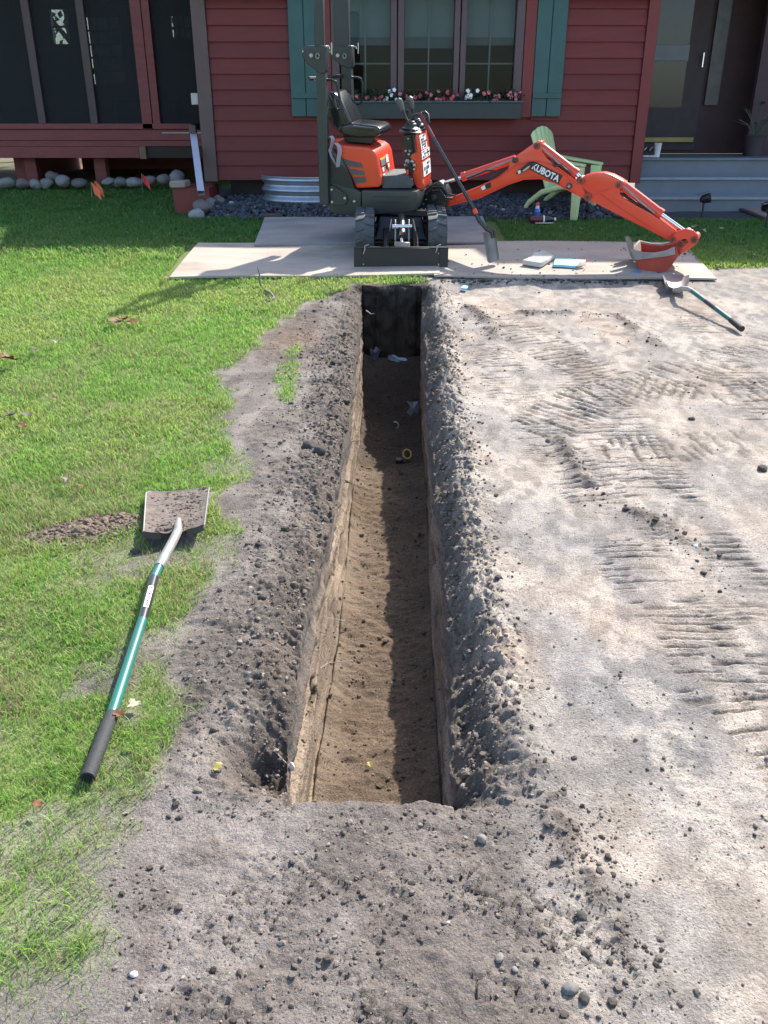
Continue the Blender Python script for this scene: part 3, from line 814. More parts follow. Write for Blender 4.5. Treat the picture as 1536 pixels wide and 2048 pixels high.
for i, (a, b) in enumerate([(-.505, .075), (.229, .795), (.933, 1.49)]):
    MB().box(a, b, YW + .055, YW + .061, Z0, ZT).build('pane', MGLASS, win)
    MB().box(a + .004, b - .004, YW + .095, YW + .101, 2.40 - (.0 if i != 1 else .03), ZT - .01).build('roller_blind', MBLIND, win)
    MB().box(a + .004, b - .004, YW + .082, YW + .09, 2.35 - (.0 if i != 1 else .03), 2.43).build('blind_hem', mat('blind_hem', (.14, .16, .16), .8), win)
    MB().box((a + b) / 2 - .008, (a + b) / 2 + .008, YW + .064, YW + .078, Z0, ZT - .01).build('muntin', MUNT, win)
    MB().box(a + .001, (a + b) / 2 - .009, YW + .064, YW + .078, 2.155, 2.17).build('muntin', MUNT, win)
    MB().box((a + b) / 2 + .009, b - .001, YW + .064, YW + .078, 2.155, 2.17).build('muntin', MUNT, win)
MB().box(-.731, -.605, YW - .04, YW + .04, 1.6, Z_EAVE - .01).build('window_casing', MRED2, house, .003)
MB().box(1.59, 1.714, YW - .04, YW + .04, 1.6, Z_EAVE - .01).build('window_casing', MRED2, house, .003)
for x0, x1 in ((-1.075, -.735), (1.718, 2.055)):
    sh = MB().box(x0 + .004, x1 - .004, YW - .026, YW - .014, 1.612, 2.84).build('shutter', MTEAL, house)
    xm = (x0 + x1) / 2
    for a, b in ((x0, xm - .004), (xm + .004, x1)):
        MB().box(a, b, YW - .048, YW - .027, 1.61, 2.845).build('board', MTEAL, sh, .003)
    MB().box(x0 + .002, x1 - .002, YW - .068, YW - .049, 1.845, 1.97 + 1.0).build('batten', MTEAL, sh, .003) if False else None
    MB().box(x0 + .003, x1 - .003, YW - .066, YW - .049, 1.80, 1.855).build('batten', MTEAL, sh, .003)
# corner pier, beam ends
pier = MB().box(-2.46, -2.04, 10.55, 11.2, .40, .86).build('pier', MRED2, house, .006)
MB().box(-2.48, -2.3, 10.5, 10.8, .861, .93).build('concrete_cap', mat('concrete', (.30, .24, .22), .9, bump=.3), pier, .008)

# flower box and its petunias
fb = thing('flower_box', 'long dark green flower box fixed under the big window', 'flower box', (.55, YW - .13, 1.6))
MDKG = mat('dark_green_paint', (.012, .034, .032), .5, var=.15)
MB().box(-.62, 1.57, YW - .24, YW - .225, 1.585, 1.75).build('front_panel', MDKG, fb, .003)
MB().box(-.62, 1.57, YW - .224, YW - .045, 1.585, 1.60).build('bottom_panel', MDKG, fb)
MB().box(-.62, -.605, YW - .224, YW - .045, 1.601, 1.75).build('end_panel', MDKG, fb)
MB().box(1.555, 1.57, YW - .224, YW - .045, 1.601, 1.75).build('end_panel', MDKG, fb)
MB().box(-.604, 1.554, YW - .223, YW - .046, 1.601, 1.73).build('soil', mat('potting_soil', (.03, .022, .018), .95, bump=.6), fb)
MB().box(-.64, 1.59, YW - .252, YW - .22, 1.752, 1.772).build('rim', mat('green_rim', (.05, .085, .08), .5), fb, .003)
BL = {'pink': mat('petal_pink', (.62, .16, .20), .6, var=.2, scale=40), 'rose': mat('petal_rose', (.55, .07, .11), .6, var=.2, scale=40), 'white': mat('petal_white', (.72, .74, .74), .6, var=.06)}
MLEAFD = leaf_mat('petunia_leaf', (.05, .10, .055), .2)
def blossom(mb, c, r, tilt):
    n = Vector(tilt).normalized(); a = n.orthogonal().normalized(); b = n.cross(a); c = Vector(c)
    vs = [c - n * r * .45]
    for k in range(10):
        rr = r * (1.0 if k % 2 == 0 else .78); th = k * math.pi / 5
        vs.append(c + (a * math.cos(th) + b * math.sin(th)) * rr + n * (.0 if k % 2 else .12 * r))
    vs.append(c + n * .001)
    fs = [(0, 1 + (k + 1) % 10, 1 + k) for k in range(10)] + [(11, 1 + k, 1 + (k + 1) % 10) for k in range(10)]
    mb.add(vs, fs)
PL = [(716, 192, 'pink', 2, 'lone pink petunia at the left end of the flower box beside the roll bar'),
      (748, 196, 'pink', 6, 'bushy coral pink petunia at the left part of the flower box'),
      (779, 195, 'white', 7, 'white petunia behind the left control lever'),
      (816, 193, 'pink', 7, 'pink petunia directly behind the control levers'),
      (843, 195, 'rose', 2, 'small faded petunia between two pink clumps near the box middle'),
      (867, 196, 'pink', 8, 'full pink petunia in the middle of the flower box'),
      (898, 192, 'rose', 9, 'deep red petunia clump, tallest in the flower box'),
      (940, 195, 'white', 9, 'large white petunia right of the deep red one'),
      (980, 194, 'pink', 6, 'loose pink petunia right of the large white one'),
      (1024, 193, 'pink', 7, 'pink petunia trailing at the right end of the flower box')]
for px, py, c, nb, lab in PL:
    p = at(px, 204, YW - .13); p.z = 1.775
    t = thing('petunia', lab, 'flower', p, 'petunias in the flower box')
    f = MB(); q = random.Random(px)
    for k in range(230):
        a = q.uniform(0, 6.28); rr = q.uniform(0, .135); h = q.uniform(0, .11)
        cc = p + Vector((rr * math.cos(a) * 1.1, rr * math.sin(a) * .7 - .02, h - .25 * rr)); d = Vector((math.cos(a), math.sin(a), q.uniform(-.3, .8))).normalized()
        s = d.cross(Vector((0, 0, 1))).normalized() * .011
        f.add([cc, cc + d * .018 + s, cc + d * .042, cc + d * .018 - s], [(0, 1, 2, 3)])
    f.build('foliage', MLEAFD, t)
    for k in range(nb):
        a = q.uniform(0, 6.28); rr = q.uniform(.02, .085) if nb > 2 else .02
        cc = p + Vector((rr * math.cos(a) * 1.15, -.045 - q.uniform(0, .04), .045 + rr * math.sin(a) * .75 + q.uniform(-.01, .02)))
        b = MB(); blossom(b, cc, q.uniform(.021, .027), (q.uniform(-.5, .5), -1, q.uniform(.1, .7)))
        b.build('blossom', BL[c], t)

# ---------------------------------------------------------------- the screened porch on the left
YP = 12.4
def xat(px, py, Y=YP): return at(px, py, Y).x
porch = thing('screened_porch', 'dark screened porch on short red posts left of the house', 'porch', (-4.5, YP, .75))
MPOST = mat('porch_post', (.07, .042, .045), .6, var=.15, scale=5)
MPRED = mat('porch_red', (.17, .036, .035), .6, var=.2, scale=4, bump=.1, stretch=(1, 1, 6))
zb = lambda py: at(0, py, YP).z
z_rail, z_a, z_b, z_c, z_d = zb(247), zb(259), zb(281), zb(293), zb(316)
MB().box(-9, -2.55, YP - .03, YP + .07, z_a + .004, z_rail).build('bottom_rail', MPRED, porch, .004)
MB().box(-9, -2.3, YP - .01, YP + .05, z_b + .001, z_a - .001).build('skirt_board', MPRED, porch, .004)
MB().box(-9, -2.3, YP - .0, YP + .05, z_c + .001, z_b).build('skirt_board', MPRED, porch, .004)
MB().box(-9, at(278, 300, YP).x, YP - .012, YP + .045, z_d, z_c).build('skirt_board', MPRED, porch, .004)
MB().box(at(278, 300, YP).x + .005, at(292, 300, YP).x, YP - .02, YP + .04, z_d - .01, z_c).build('joist_end', mat('raw_wood', (.17, .11, .065), .8, bump=.2, stretch=(1, 1, 6)), porch)
MB().box(at(293, 300, YP).x, -2.3, YP + .02, YP + .06, z_d, zb(290)).build('rim_joist', mat('dark_wood', (.035, .025, .02), .85, bump=.2), porch)
MB().box(-9, -2.3, YP + .08, YP + 3.0, z_c + .05, z_b + .03).build('deck', mat('deck_wood', (.10, .07, .055), .8), porch)
for pxa, pxb, w in ((36, 84, .0), (143, 190, .0)):
    x = at((pxa + pxb) / 2 + 8, 130, YP).x
    MB().box(x - .05, x + .05, YP - .02, YP + .06, z_rail, 3.3).build('post', MPOST, porch, .004)
x0 = at(276, 130, YP).x
MB().box(x0 - .02, x0 + .115, YP - .03, YP + .07, z_a, 3.3).build('post', MPRED, porch, .004)
MB().box(x0 + .12, x0 + .22, YP - .02, YP + .07, z_a, 3.3).build('post', MPRED, porch, .004)
for x in (-6.9, -8.8):
    MB().box(x - .05, x + .05, YP - .02, YP + .06, z_rail, 3.3).build('post', MPOST, porch, .004)
MB().box(-9, -2.3, YP + .03, YP + .034, z_rail, 3.3).build('insect_screen', MSCREEN, porch)
MB().box(x0 + .23, -2.2, YP - .02, YP + .05, zb(266.5), zb(264.8)).build('door_sill', mat('aluminium', (.25, .26, .28), .4, .8), porch)
# back wall with its windows
MWIN = mat('porch_back_wall', (.045, .04, .042), .8, var=.2)
YB = YP + 2.9
def hole_wall(x0, x1, z0, z1, holes, name):
    xs = sorted({x0, x1, *[h[0] for h in holes], *[h[1] for h in holes]}); 
    for a, b in zip(xs[:-1], xs[1:]):
        hh = [h for h in holes if h[0] <= a and h[1] >= b]
        if hh:
            h = hh[0]
            MB().box(a, b, YB, YB + .1, z0, h[2]).build(name, MWIN, porch); MB().box(a, b, YB, YB + .1, h[3], z1).build(name, MWIN, porch)
        else: MB().box(a, b, YB, YB + .1, z0, z1).build(name, MWIN, porch)
H = []
for (pa, pb, qa, qb) in ((103, 138, 88, 18), (176, 244, 168, 34), (342, 381, 78, 32)):
    a, b = at(pa, (qa + qb) / 2, YB), at(pb, (qa + qb) / 2, YB)
    H.append((a.x, b.x, at(0, qa, YB).z, at(0, qb, YB).z))
hole_wall(-10, -2.2, z_b, 3.4, H, 'back_wall')
MDIM = mat('dim_interior', (.09, .11, .105), .7, var=.3, scale=6)
for i, (a, b, c, d) in enumerate(H):
    w = MB().box(a, b, YB + .05, YB + .056, c, d).build('window', MGLASS, porch)
    n = 2 if i != 1 else 5
    for k in range(1, n):
        z = c + (d - c) * k / n
        MB().box(a, b, YB + .03, YB + .045, z - .014, z + .014).build('muntin', MFRAME, w)
    if i:
        for k in (1, 2):
            x = a + (b - a) * k / 3
            MB().box(x - .011, x + .011, YB + .046, YB + .049, c, d).build('muntin', MFRAME, w)
        MB().box(a - .02, b + .02, YB + .25, YB + .26, c - .02, d + .02).build('curtain', MDIM, w)
MB().box(-10, -2.2, YP + .1, YB + .2, 3.3, 3.42).build('ceiling', mat('porch_ceiling', (.05, .045, .045), .8), porch)
MB().hexa([(-10, 12.1, 3.3), (-2.3, 12.1, 3.3), (-2.3, 15.6, 4.6), (-10, 15.6, 4.6), (-10, 12.1, 3.4), (-2.3, 12.1, 3.4), (-2.3, 15.6, 4.7), (-10, 15.6, 4.7)]).build('roof', MROOF, porch)
MB().box(-2.24, -2.2, YP + .1, YB, z_b, 3.3).build('side_wall', MWIN, porch)
# furniture seen dimly through the screen
MB().box(-3.9, -3.0, YP + 1.2, YP + 1.9, z_b + .04, z_b + .5).build('bench', mat('dim_blue', (.03, .035, .06), .8), porch, .03)
for px in (46, 188):
    a = at(px, 330, YP)
    MB().box(a.x - .08, a.x + .08, YP + .25, YP + .4, .55, z_d).build('support_post', MPRED, porch, .004)
for x in (-6.6, -8.4):
    MB().box(x - .08, x + .08, YP + 2.6, YP + 2.75, .5, z_d + .1).build('support_post', MPRED, porch, .004)
bx = at(388.5, 198, YP - .3)
MB().box(-5.0, -2.2, YB - .1, YB, .4, z_d + .2).build('back_blocker', MPRED, porch)  # panels added to block the bright ground beyond and keep under the porch dark
MB().box(-5.2, -5.05, YP + .5, YB, .4, z_d + .2).build('side_blocker', MPRED, porch)
sb = thing('sensor_box', 'small white box mounted beside the brown corner board', 'electrical box', bx)
MB().box(bx.x - .035, bx.x + .055, bx.y - .03, bx.y + .03, bx.z - .068, bx.z + .068).build('cover', mat('white_plastic', (.6, .6, .56), .5), sb, .008)
MB().box(bx.x - .03, bx.x + .12, bx.y + .03, YP - .03, bx.z - .03, bx.z + .03).build('bracket', MBROWN, sb)

# ---------------------------------------------------------------- steps and the entry on the right
MSTEP = mat('grey_blue_paint', (.125, .155, .185), .6, var=.1, scale=5, bump=.1, bscale=60, dirt=(.1, .11, .12), dirt_amt=.5)
MNOSE = mat('grey_blue_worn', (.22, .26, .29), .6, var=.12, scale=9, bump=.1)
steps = thing('entry_steps', 'three broad grey blue painted wooden steps at the entry', 'steps', (4.6, 10.8, .6))
XS0, XS1 = 3.02, 8.5
for i, (yf, z0, z1) in enumerate(((10.72, .40, .745), (11.02, .745, .945), (11.32, .945, 1.15))):
    MB().box(XS0 + .03 * (2 - i) + (.07 if i == 0 else 0), XS1, yf, yf + .03, z0, z1 - .031).build('riser', MSTEP, steps)
    yb = yf + .33 if i < 2 else 12.6
    MB().box(XS0 + .03 * (2 - i) + (.04 if i == 0 else 0), XS1, yf - .03, yb, z1 - .03, z1).build('tread', MNOSE if i < 2 else MSTEP, steps, .004)
MB().box(XS0 + .1, XS0 + .14, 10.76, 11.3, .4, .714).build('stringer', MBROWN, steps)
entry = thing('entry_porch', 'dark recessed entry with a glazed storm door behind the steps', 'entry', (4.6, 12.6, 1.15))
YE = 12.6
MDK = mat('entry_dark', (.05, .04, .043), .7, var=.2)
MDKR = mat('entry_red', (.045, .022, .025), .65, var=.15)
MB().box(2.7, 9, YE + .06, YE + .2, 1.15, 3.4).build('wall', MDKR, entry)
xd0, xd1 = at(1296, 200, YE).x, at(1402, 200, YE).x
dr = MB().box(xd0 - .12, xd1, YE + .0, YE + .05, 1.2, 3.2).build('door', MDK, entry, .004)
MB().box(xd0 - .1, at(1378, 90, YE).x, YE - .012, YE - .004, 1.72, 3.1).build('door_glass', mat('door_glass', (.022, .028, .032), .08, spec=.5), dr)
z1, z2 = at(0, 122, YE).z, at(0, 90, YE).z
MB().box(xd0 - .1, at(1378, 100, YE).x, YE - .03, YE - .013, z1, z2).build('reflection_panel', mat('reflection_grey', (.12, .15, .165), .4), dr, .003)  # reflection in the door glass, put in as a pale grey panel
MB().cyl((at(1404, 118, YE).x, YE - .06, at(0, 135, YE).z), (at(1404, 118, YE).x, YE - .06, at(0, 106, YE).z), .014, 8).build('handle', mat('chrome', (.7, .7, .7), .2, 1), dr)
MB().box(at(1425, 100, YE).x, at(1452, 100, YE).x, YE + .01, YE + .04, 1.75, 3.2).build('side_light', mat('side_light', (.05, .06, .06), .35, var=.5, scale=7), entry)
MB().box(xd0 - .3, at(1384, 280, YE).x, YE - .06, YE - .015, at(0, 284, YE).z, at(0, 274.5, YE).z).build('threshold', mat('brass_yellow', (.30, .25, .09), .5, .2), entry, .003)
XE = 4.72
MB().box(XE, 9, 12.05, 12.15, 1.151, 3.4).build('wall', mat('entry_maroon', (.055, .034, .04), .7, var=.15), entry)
MB().box(2.9, 9, 10.9, 12.8, 3.3, 3.42).build('ceiling', MDK, entry)
MB().hexa([(2.9, 10.8, 3.42), (9, 10.8, 3.42), (9, 15.2, 5.1), (2.9, 15.2, 5.1), (2.9, 10.8, 3.5), (9, 10.8, 3.5), (9, 15.2, 5.2), (2.9, 15.2, 5.2)]).build('roof', MROOF, entry)
# a pot plant in the dark corner
pp = at(1515, 250, 11.8); pp.z = 1.15
pt = thing('potted_plant', 'spindly pink flowered plant in a dark pot on the landing', 'plant', pp)
MB().lathe(pp, (0, 0, 1), [(.10, 0), (.13, .22), (.14, .24), (.12, .24), (.1, .2)], 14).build('pot', mat('dark_pot', (.04, .035, .04), .6), pt)
st, lf, fl = MB(), MB(), MB(); q = random.Random(4)
for k in range(14):
    a = q.uniform(0, 6.28); e = pp + Vector((.28 * math.cos(a), .12 * math.sin(a), .35 + q.uniform(0, .3)))
    st.tube([pp + Vector((0, 0, .2)), (pp + e) / 2 + Vector((0, 0, .16)), e], .005, 5)
    d = Vector((math.cos(a), math.sin(a), .2)) * .10; s = d.cross(Vector((0, 0, 1))).normalized() * .03
    lf.add([e - d * .6, e + s, e + d, e - s], [(0, 1, 2, 3)])
blossom(fl, pp + Vector((.12, -.1, .62)), .07, (0, -1, .3))
st.build('stem', mat('stem_green', (.06, .09, .06), .7), pt); lf.build('leaf', MLEAFD, pt); fl.build('blossom', BL['rose'], pt)
# landing clutter
cp = at(1313, 313, 11.5); cp.z = 1.15
cup = thing('foam_cup', 'white foam cup standing on the top step', 'cup', cp)
MB().lathe(cp, (0, 0, 1), [(.034, 0), (.047, .155), (.05, .158), (.048, .162), (.044, .158), (.032, .006)], 18, False).build('cup_wall', mat('foam_white', (.75, .76, .78), .6), cup)
MB().lathe(cp + Vector((0, 0, .003)), (0, 0, 1), [(.033, 0), (.0335, .004)], 18).build('cup_base', MATS['foam_white'], cup)
for i, (px, lab) in enumerate(((1289, 'dark sneaker with white sole half hidden behind the corner post'), (1300, 'dark sneaker with white sole next to the foam cup'))):
    p = at(px, 313, 11.5); p.z = 1.15
    s = thing('sneaker', lab, 'shoe', p, 'shoes on the top step')
    c = lambda x, y, z: p + Vector((x, y, z))
    MB().prism([c(-.045, -.09, 0), c(.045, -.09, 0), c(.048, .02, 0), c(.035, .12, 0), c(-.035, .12, 0), c(-.048, .02, 0)], (0, 0, .025)).build('sole', mat('sole_white', (.6, .58, .55), .6), s, .006)
    b = MB(); b.prism([c(-.038, -.075, .026), c(-.038, .11, .026), c(-.038, .115, .11), c(-.038, .04, .10), c(-.038, -.05, .06)], (.076, 0, 0))
    b.build('upper', mat('shoe_black', (.03, .026, .026), .7), s, .018, 2)
    MB().tube([c(-.02, -.03, .08), c(.0, -.0, .10), c(.022, .02, .11)], .006, 6).build('lace', mat('sole_white', (.6, .58, .55), .6), s)
# brick-red paved walk at the far right and two little garden lamps
wk = [gnd(1436, 405), gnd(1700, 398), gnd(1700, 470), gnd(1536, 443), gnd(1500, 428)]
tag(MB().prism([p + Vector((0, 0, .012)) for p in wk], (0, 0, .03)).build('walkway', mat('pink_pavement', (.27, .18, .165), .85, var=.15, bump=.2), None, .01), kind='structure')
ed = MB()
for a, b in zip((wk[0], wk[4]), (wk[4], wk[3])):
    ed.tube([a + Vector((-.03, -.03, .02)), b + Vector((-.03, -.03, .02))], .02, 6)
tag(ed.build('walkway_edging', mat('edging', (.045, .04, .04), .8)), 'dark plastic edging along the pink walkway', 'edging')
def garden_lamp(px, py, Y, lab, tilt):
    p = at(px, py, Y); p.z = gz(Y)
    t = thing('garden_lamp', lab, 'garden lamp', p, 'garden lamps by the walkway')
    mk = mat('black_plastic', (.02, .02, .022), .45)
    MB().cyl(p, p + Vector((0, 0, .16)), .012, 8).build('stake', mk, t)
    d = Vector((tilt, -.4, .25)).normalized()
    c = p + Vector((0, 0, .2))
    MB().lathe(c - d * .05, d, [(.02, 0), (.045, .03), (.055, .10), (.06, .115), (.05, .115), (.04, .05)], 14).build('lamp_head', mk, t)
    MB().obox(c + Vector((-.02, 0, .06)), (1, 0, .25), (0, 1, 0), (-.25, 0, 1), .12, .08, .012).build('solar_panel', mat('panel_grey', (.12, .13, .15), .3), t, .003)
garden_lamp(1405, 425, 10.35, 'small black garden lamp in front of the bottom step', .8)
garden_lamp(1531, 455, 9.75, 'small dark garden lamp at the edge of the pink walkway', -.6)

# ---------------------------------------------------------------- downspout, window well, pipes, brick
ds = thing('downspout', 'pale aluminium downspout extension slanting out from the house corner', 'downspout', at(394, 330, 10.8))
a, b = at(387, 268, 11.15), at(402.5, 386, 10.25)
d = (b - a).normalized(); s = Vector((1, 0, 0)); n = d.cross(s).normalized()
dm = mat('pale_aluminium', (.42, .44, .50), .4, .5, var=.08)
g_ = MB()
for o_, w_ in ((-.026, .018), (0, .022), (.026, .018)):
    g_.obox((a + b) / 2 + s * o_ - n * .0305, s, d, n, w_, (b - a).length, .005)
mk = MB()
for (ox, oz, w, h) in ((0, -.028, .078, .004), (0, .028, .078, .004), (-.037, 0, .004, .052), (.037, 0, .004, .052)):
    mk.obox((a + b) / 2 + s * ox + n * oz, s, d, n, w, (b - a).length, h)
mk.build('channel', dm, ds); g_.build('flute', dm, ds, .002)
MB().obox(b - d * .06, s, d, n, .066, .004, .05).build('mouth_shade', mat('hole_shade_black', (.006, .006, .006), .9), ds)  # black plate, the shade inside the spout put into its colour
MB().box(a.x - .042, a.x + .042, 11.1, 11.17, a.z - .02, a.z + .10).build('elbow', mat('brown_spout', (.07, .045, .045), .5), ds, .006)

ww = thing('window_well', 'curved corrugated steel window well half hidden behind the excavator', 'window well', (-.83, 10.6, .6))
wcx, wry, wrx = -.83, .52, .635
prof, zz = [], .50
zt = at(0, 356, 10.55).z
N = 64
for k in range(N + 1):
    prof.append((.018 * math.sin(k / N * 2 * math.pi * 4.5), .45 + (zt - .45) * k / N))
vs = []; M = 34
for o_, z in prof:
    for i in range(M + 1):
        th = math.pi + math.pi * i / M
        c_, s_ = math.cos(th), math.sin(th)
        vs.append((wcx + (wrx + o_) * c_, YW + .02 + (wry + o_) * s_, z))
fs = [(j * (M + 1) + i, j * (M + 1) + i + 1, (j + 1) * (M + 1) + i + 1, (j + 1) * (M + 1) + i) for j in range(N) for i in range(M)]
MGALV = mat('galvanised', (.36, .40, .45), .38, .75, var=.15, scale=9)
MB().add(vs, fs).build('corrugated_wall', MGALV, ww, ang=80)
rim = [(wcx + wrx * math.cos(math.pi + math.pi * i / M), YW + .02 + wry * math.sin(math.pi + math.pi * i / M), zt) for i in range(M + 1)]
MB().tube(rim, .012, 6).build('rim', MGALV, ww)
for i, (px, h, lab) in enumerate(((462.5, .125, 'taller of two grey pipe stubs in the gravel by the corner'), (471, .10, 'shorter of two grey pipe stubs in the gravel by the corner'))):
    p = at(px, 405, 10.62); p.z = gz(10.62)
    t = thing('pipe_stub', lab, 'pipe', p, 'pipe stubs')
    MB().lathe(p, (0, 0, 1), [(.028, 0), (.028, h), (.022, h + .008), (.02, h)], 10).build('pipe', mat('grey_pvc', (.32, .34, .33), .6), t)
    MB().lathe(p + Vector((0, 0, h * .7)), (0, 0, 1), [(.031, 0), (.031, .02)], 10).build('collar', mat('grey_pvc', (.32, .34, .33), .6), t)
p = at(543, 441, 10.1); p.z = gz(10.1)
tag(MB().obox(p + Vector((0, 0, .045)), (1, .12, 0), (-.12, 1, 0), (0, 0, 1), .2, .09, .075).build('brick', mat('brown_brick', (.085, .06, .05), .85, bump=.5, var=.25, scale=20), None, .005),
    'single dark brown brick lying at the back edge of the plywood', 'brick')

# ---------------------------------------------------------------- stones and gravel
ROCKM = [mat('fieldstone_a', (.17, .17, .175), .85, var=.3, rnd=.3, scale=7, bump=.5, bscale=18, dirt=(.16, .15, .14), dirt_amt=.7),
         mat('fieldstone_b', (.15, .13, .125), .85, var=.3, rnd=.3, scale=7, bump=.5, bscale=18, dirt=(.12, .11, .1), dirt_amt=.7),
         mat('fieldstone_c', (.23, .23, .23), .85, var=.25, rnd=.3, scale=9, bump=.5, bscale=18, dirt=(.2, .18, .16), dirt_amt=.6)]
def rock(name, p, rx, ry, rz, m, lab=None, cat='stone', group=None, seed=0, nu=16, nv=10, rot=0.0):
    bm = bmesh.new()
    bmesh.ops.create_icosphere(bm, subdivisions=3, radius=1)
    for v in bm.verts:
        c = v.co
        k = 1 + .6 * (float(fbm(c.x * 1.3 + seed * 3.1, c.y * 1.3 + c.z * 1.7, seed % 50, 3)) - .5)
        for fx in range(3):     # a few flattened facets
            n = Vector((math.sin(seed * 1.7 + fx * 2.1), math.cos(seed * 2.3 + fx * 1.3), math.sin(seed + fx * 4.0) * .8)).normalized()
            dd = c.normalized().dot(n)
            if dd > .72: k *= .72 / dd * .35 + .65
        ca, sa = math.cos(rot), math.sin(rot)
        x, y = c.x * rx * k, c.y * ry * k
        v.co = (x * ca - y * sa, x * sa + y * ca, c.z * rz * k)
    me = bpy.data.meshes.new(name); bm.to_mesh(me); bm.free()
    me.polygons.foreach_set('use_smooth', [True] * len(me.polygons)); me.materials.append(m)
    o = link(name, me); o.location = p
    return tag(o, lab, cat, group)
# (left, right, top, bottom) in the photograph
RK = [(0, 30, 354, 375, 2, 'wide pale fieldstone at the left edge below the porch'), (33, 62, 357, 374, 1, 'round brown fieldstone right of the wide pale one'),
      (62, 82, 358, 376, 0, 'small squarish fieldstone third from the left edge'), (82, 107, 355, 374, 0, 'tilted grey fieldstone under the small upper stone'),
      (94, 116, 342, 361, 1, 'small fieldstone perched above the row'), (110, 144, 350, 372, 2, 'large pale fieldstone left of the porch post'),
      (142, 176, 356, 373, 1, 'flat fieldstone right beside the porch post'), (206, 229, 355, 369, 0, 'low grey fieldstone just right of the porch post'),
      (228, 258, 354, 371, 0, 'smooth oval grey fieldstone between the orange flags and the red flag'), (255, 284, 355, 372, 2, 'pale fieldstone directly behind the red flag'),
      (286, 314, 351, 368, 1, 'dim brownish fieldstone right of the red flag'), (315, 340, 348, 367, 1, 'rounded dim fieldstone second from the downspout'),
      (341, 368, 342, 366, 0, 'domed fieldstone nearest the downspout')]
for i, (a, b, t_, bt, mi, lab) in enumerate(RK):
    Y = 12.12 if t_ > 346 or i > 9 else 12.25
    lo, hi = at((a + b) / 2, bt, Y), at((a + b) / 2, t_, Y)
    w = (at(b, t_, Y).x - at(a, t_, Y).x) / 2 * 1.1
    h = (hi.z - lo.z) / 2 * 1.18
    rock('fieldstone', Vector((lo.x, Y, (lo.z + hi.z) / 2 - .01)), w, max(w * .8, .1), h, ROCKM[mi], lab, 'stone', 'fieldstones below the porch', i + 3, rot=i * .4)
RK2 = [(378, 410, 418, 441, 2, 10.28, 'pale nearest fieldstone at the front end of the gravel edging'), (390, 424, 402, 428, 1, 10.42, 'pinkish fieldstone second from the front in the gravel edging'),
       (410, 437, 397, 420, 0, 10.58, 'grey fieldstone third from the front in the gravel edging'), (424, 449, 392, 415, 1, 10.72, 'rearmost fieldstone of the gravel edging by the red pier')]
for i, (a, b, t_, bt, mi, Y, lab) in enumerate(RK2):
    lo, hi = at((a + b) / 2, bt, Y), at((a + b) / 2, t_, Y)
    w = (at(b, t_, Y).x - at(a, t_, Y).x) / 2 * 1.12; h = (hi.z - lo.z) / 2 * 1.15
    rock('fieldstone', Vector((lo.x, Y, (lo.z + hi.z) / 2)), w, w * .85, h, ROCKM[mi], lab, 'stone', 'fieldstones edging the gravel', i + 40, rot=i * .7)
def build_gravel():
    n = 9500
    x = rng.uniform(-2.05, 3.05, n); y = 10.13 + rng.beta(1, 1.15, n) * 1.1
    k = (y > 10.2 + .10 * (fbm(x * 3, x * 0, 170) - .5)) & ~((np.hypot((x + .83) / .6, (y - 11.02) / .5) < 1)) & (x > -2.02 + (y - 10.2) * .1 - .0)
    x, y = x[k], y[k]; n = len(x)
    z = surf_many(x, y) + .02 + .10 * sstep(10.15, 10.55, y) * (.6 + .4 * fbm(x * 2, y * 2, 171)) + rng.uniform(0, .02, n)
    c = np.array([.06, .072, .092]) * rng.uniform(.35, 1.5, (n, 1)) * rng.uniform(.93, 1.07, (n, 3))
    odd = rng.random(n) < .012
    c[odd] = np.array([.34, .30, .26]) * rng.uniform(.6, 1.1, (odd.sum(), 1))
    scatter('gravel', x, y, rng.gamma(5, .0034, n) + .006, c, attr_mat('slate_gravel', .75, 60, .25, .3, 60, spec=.4), zs=z - .02, protos=clod_protos(8, 5, 3))
    X = np.linspace(-2.1, 3.1, 80); Yg = np.linspace(10.15, 11.3, 16)
    XX, YY = np.meshgrid(X, Yg); ZZ = surf_many(XX.ravel(), YY.ravel()).reshape(XX.shape) + .09 * sstep(10.2, 10.6, YY) - .01
    i = np.arange(15)[:, None] * 80 + np.arange(79)[None]
    F = np.stack([i, i + 1, i + 81, i + 80], -1).reshape(-1, 4)
    tag(npmesh('gravel_bed', np.stack([XX, YY, ZZ], -1).reshape(-1, 3), F, MATS['slate_gravel'], np.full((XX.size, 3), .035)), kind='structure')
build_gravel()

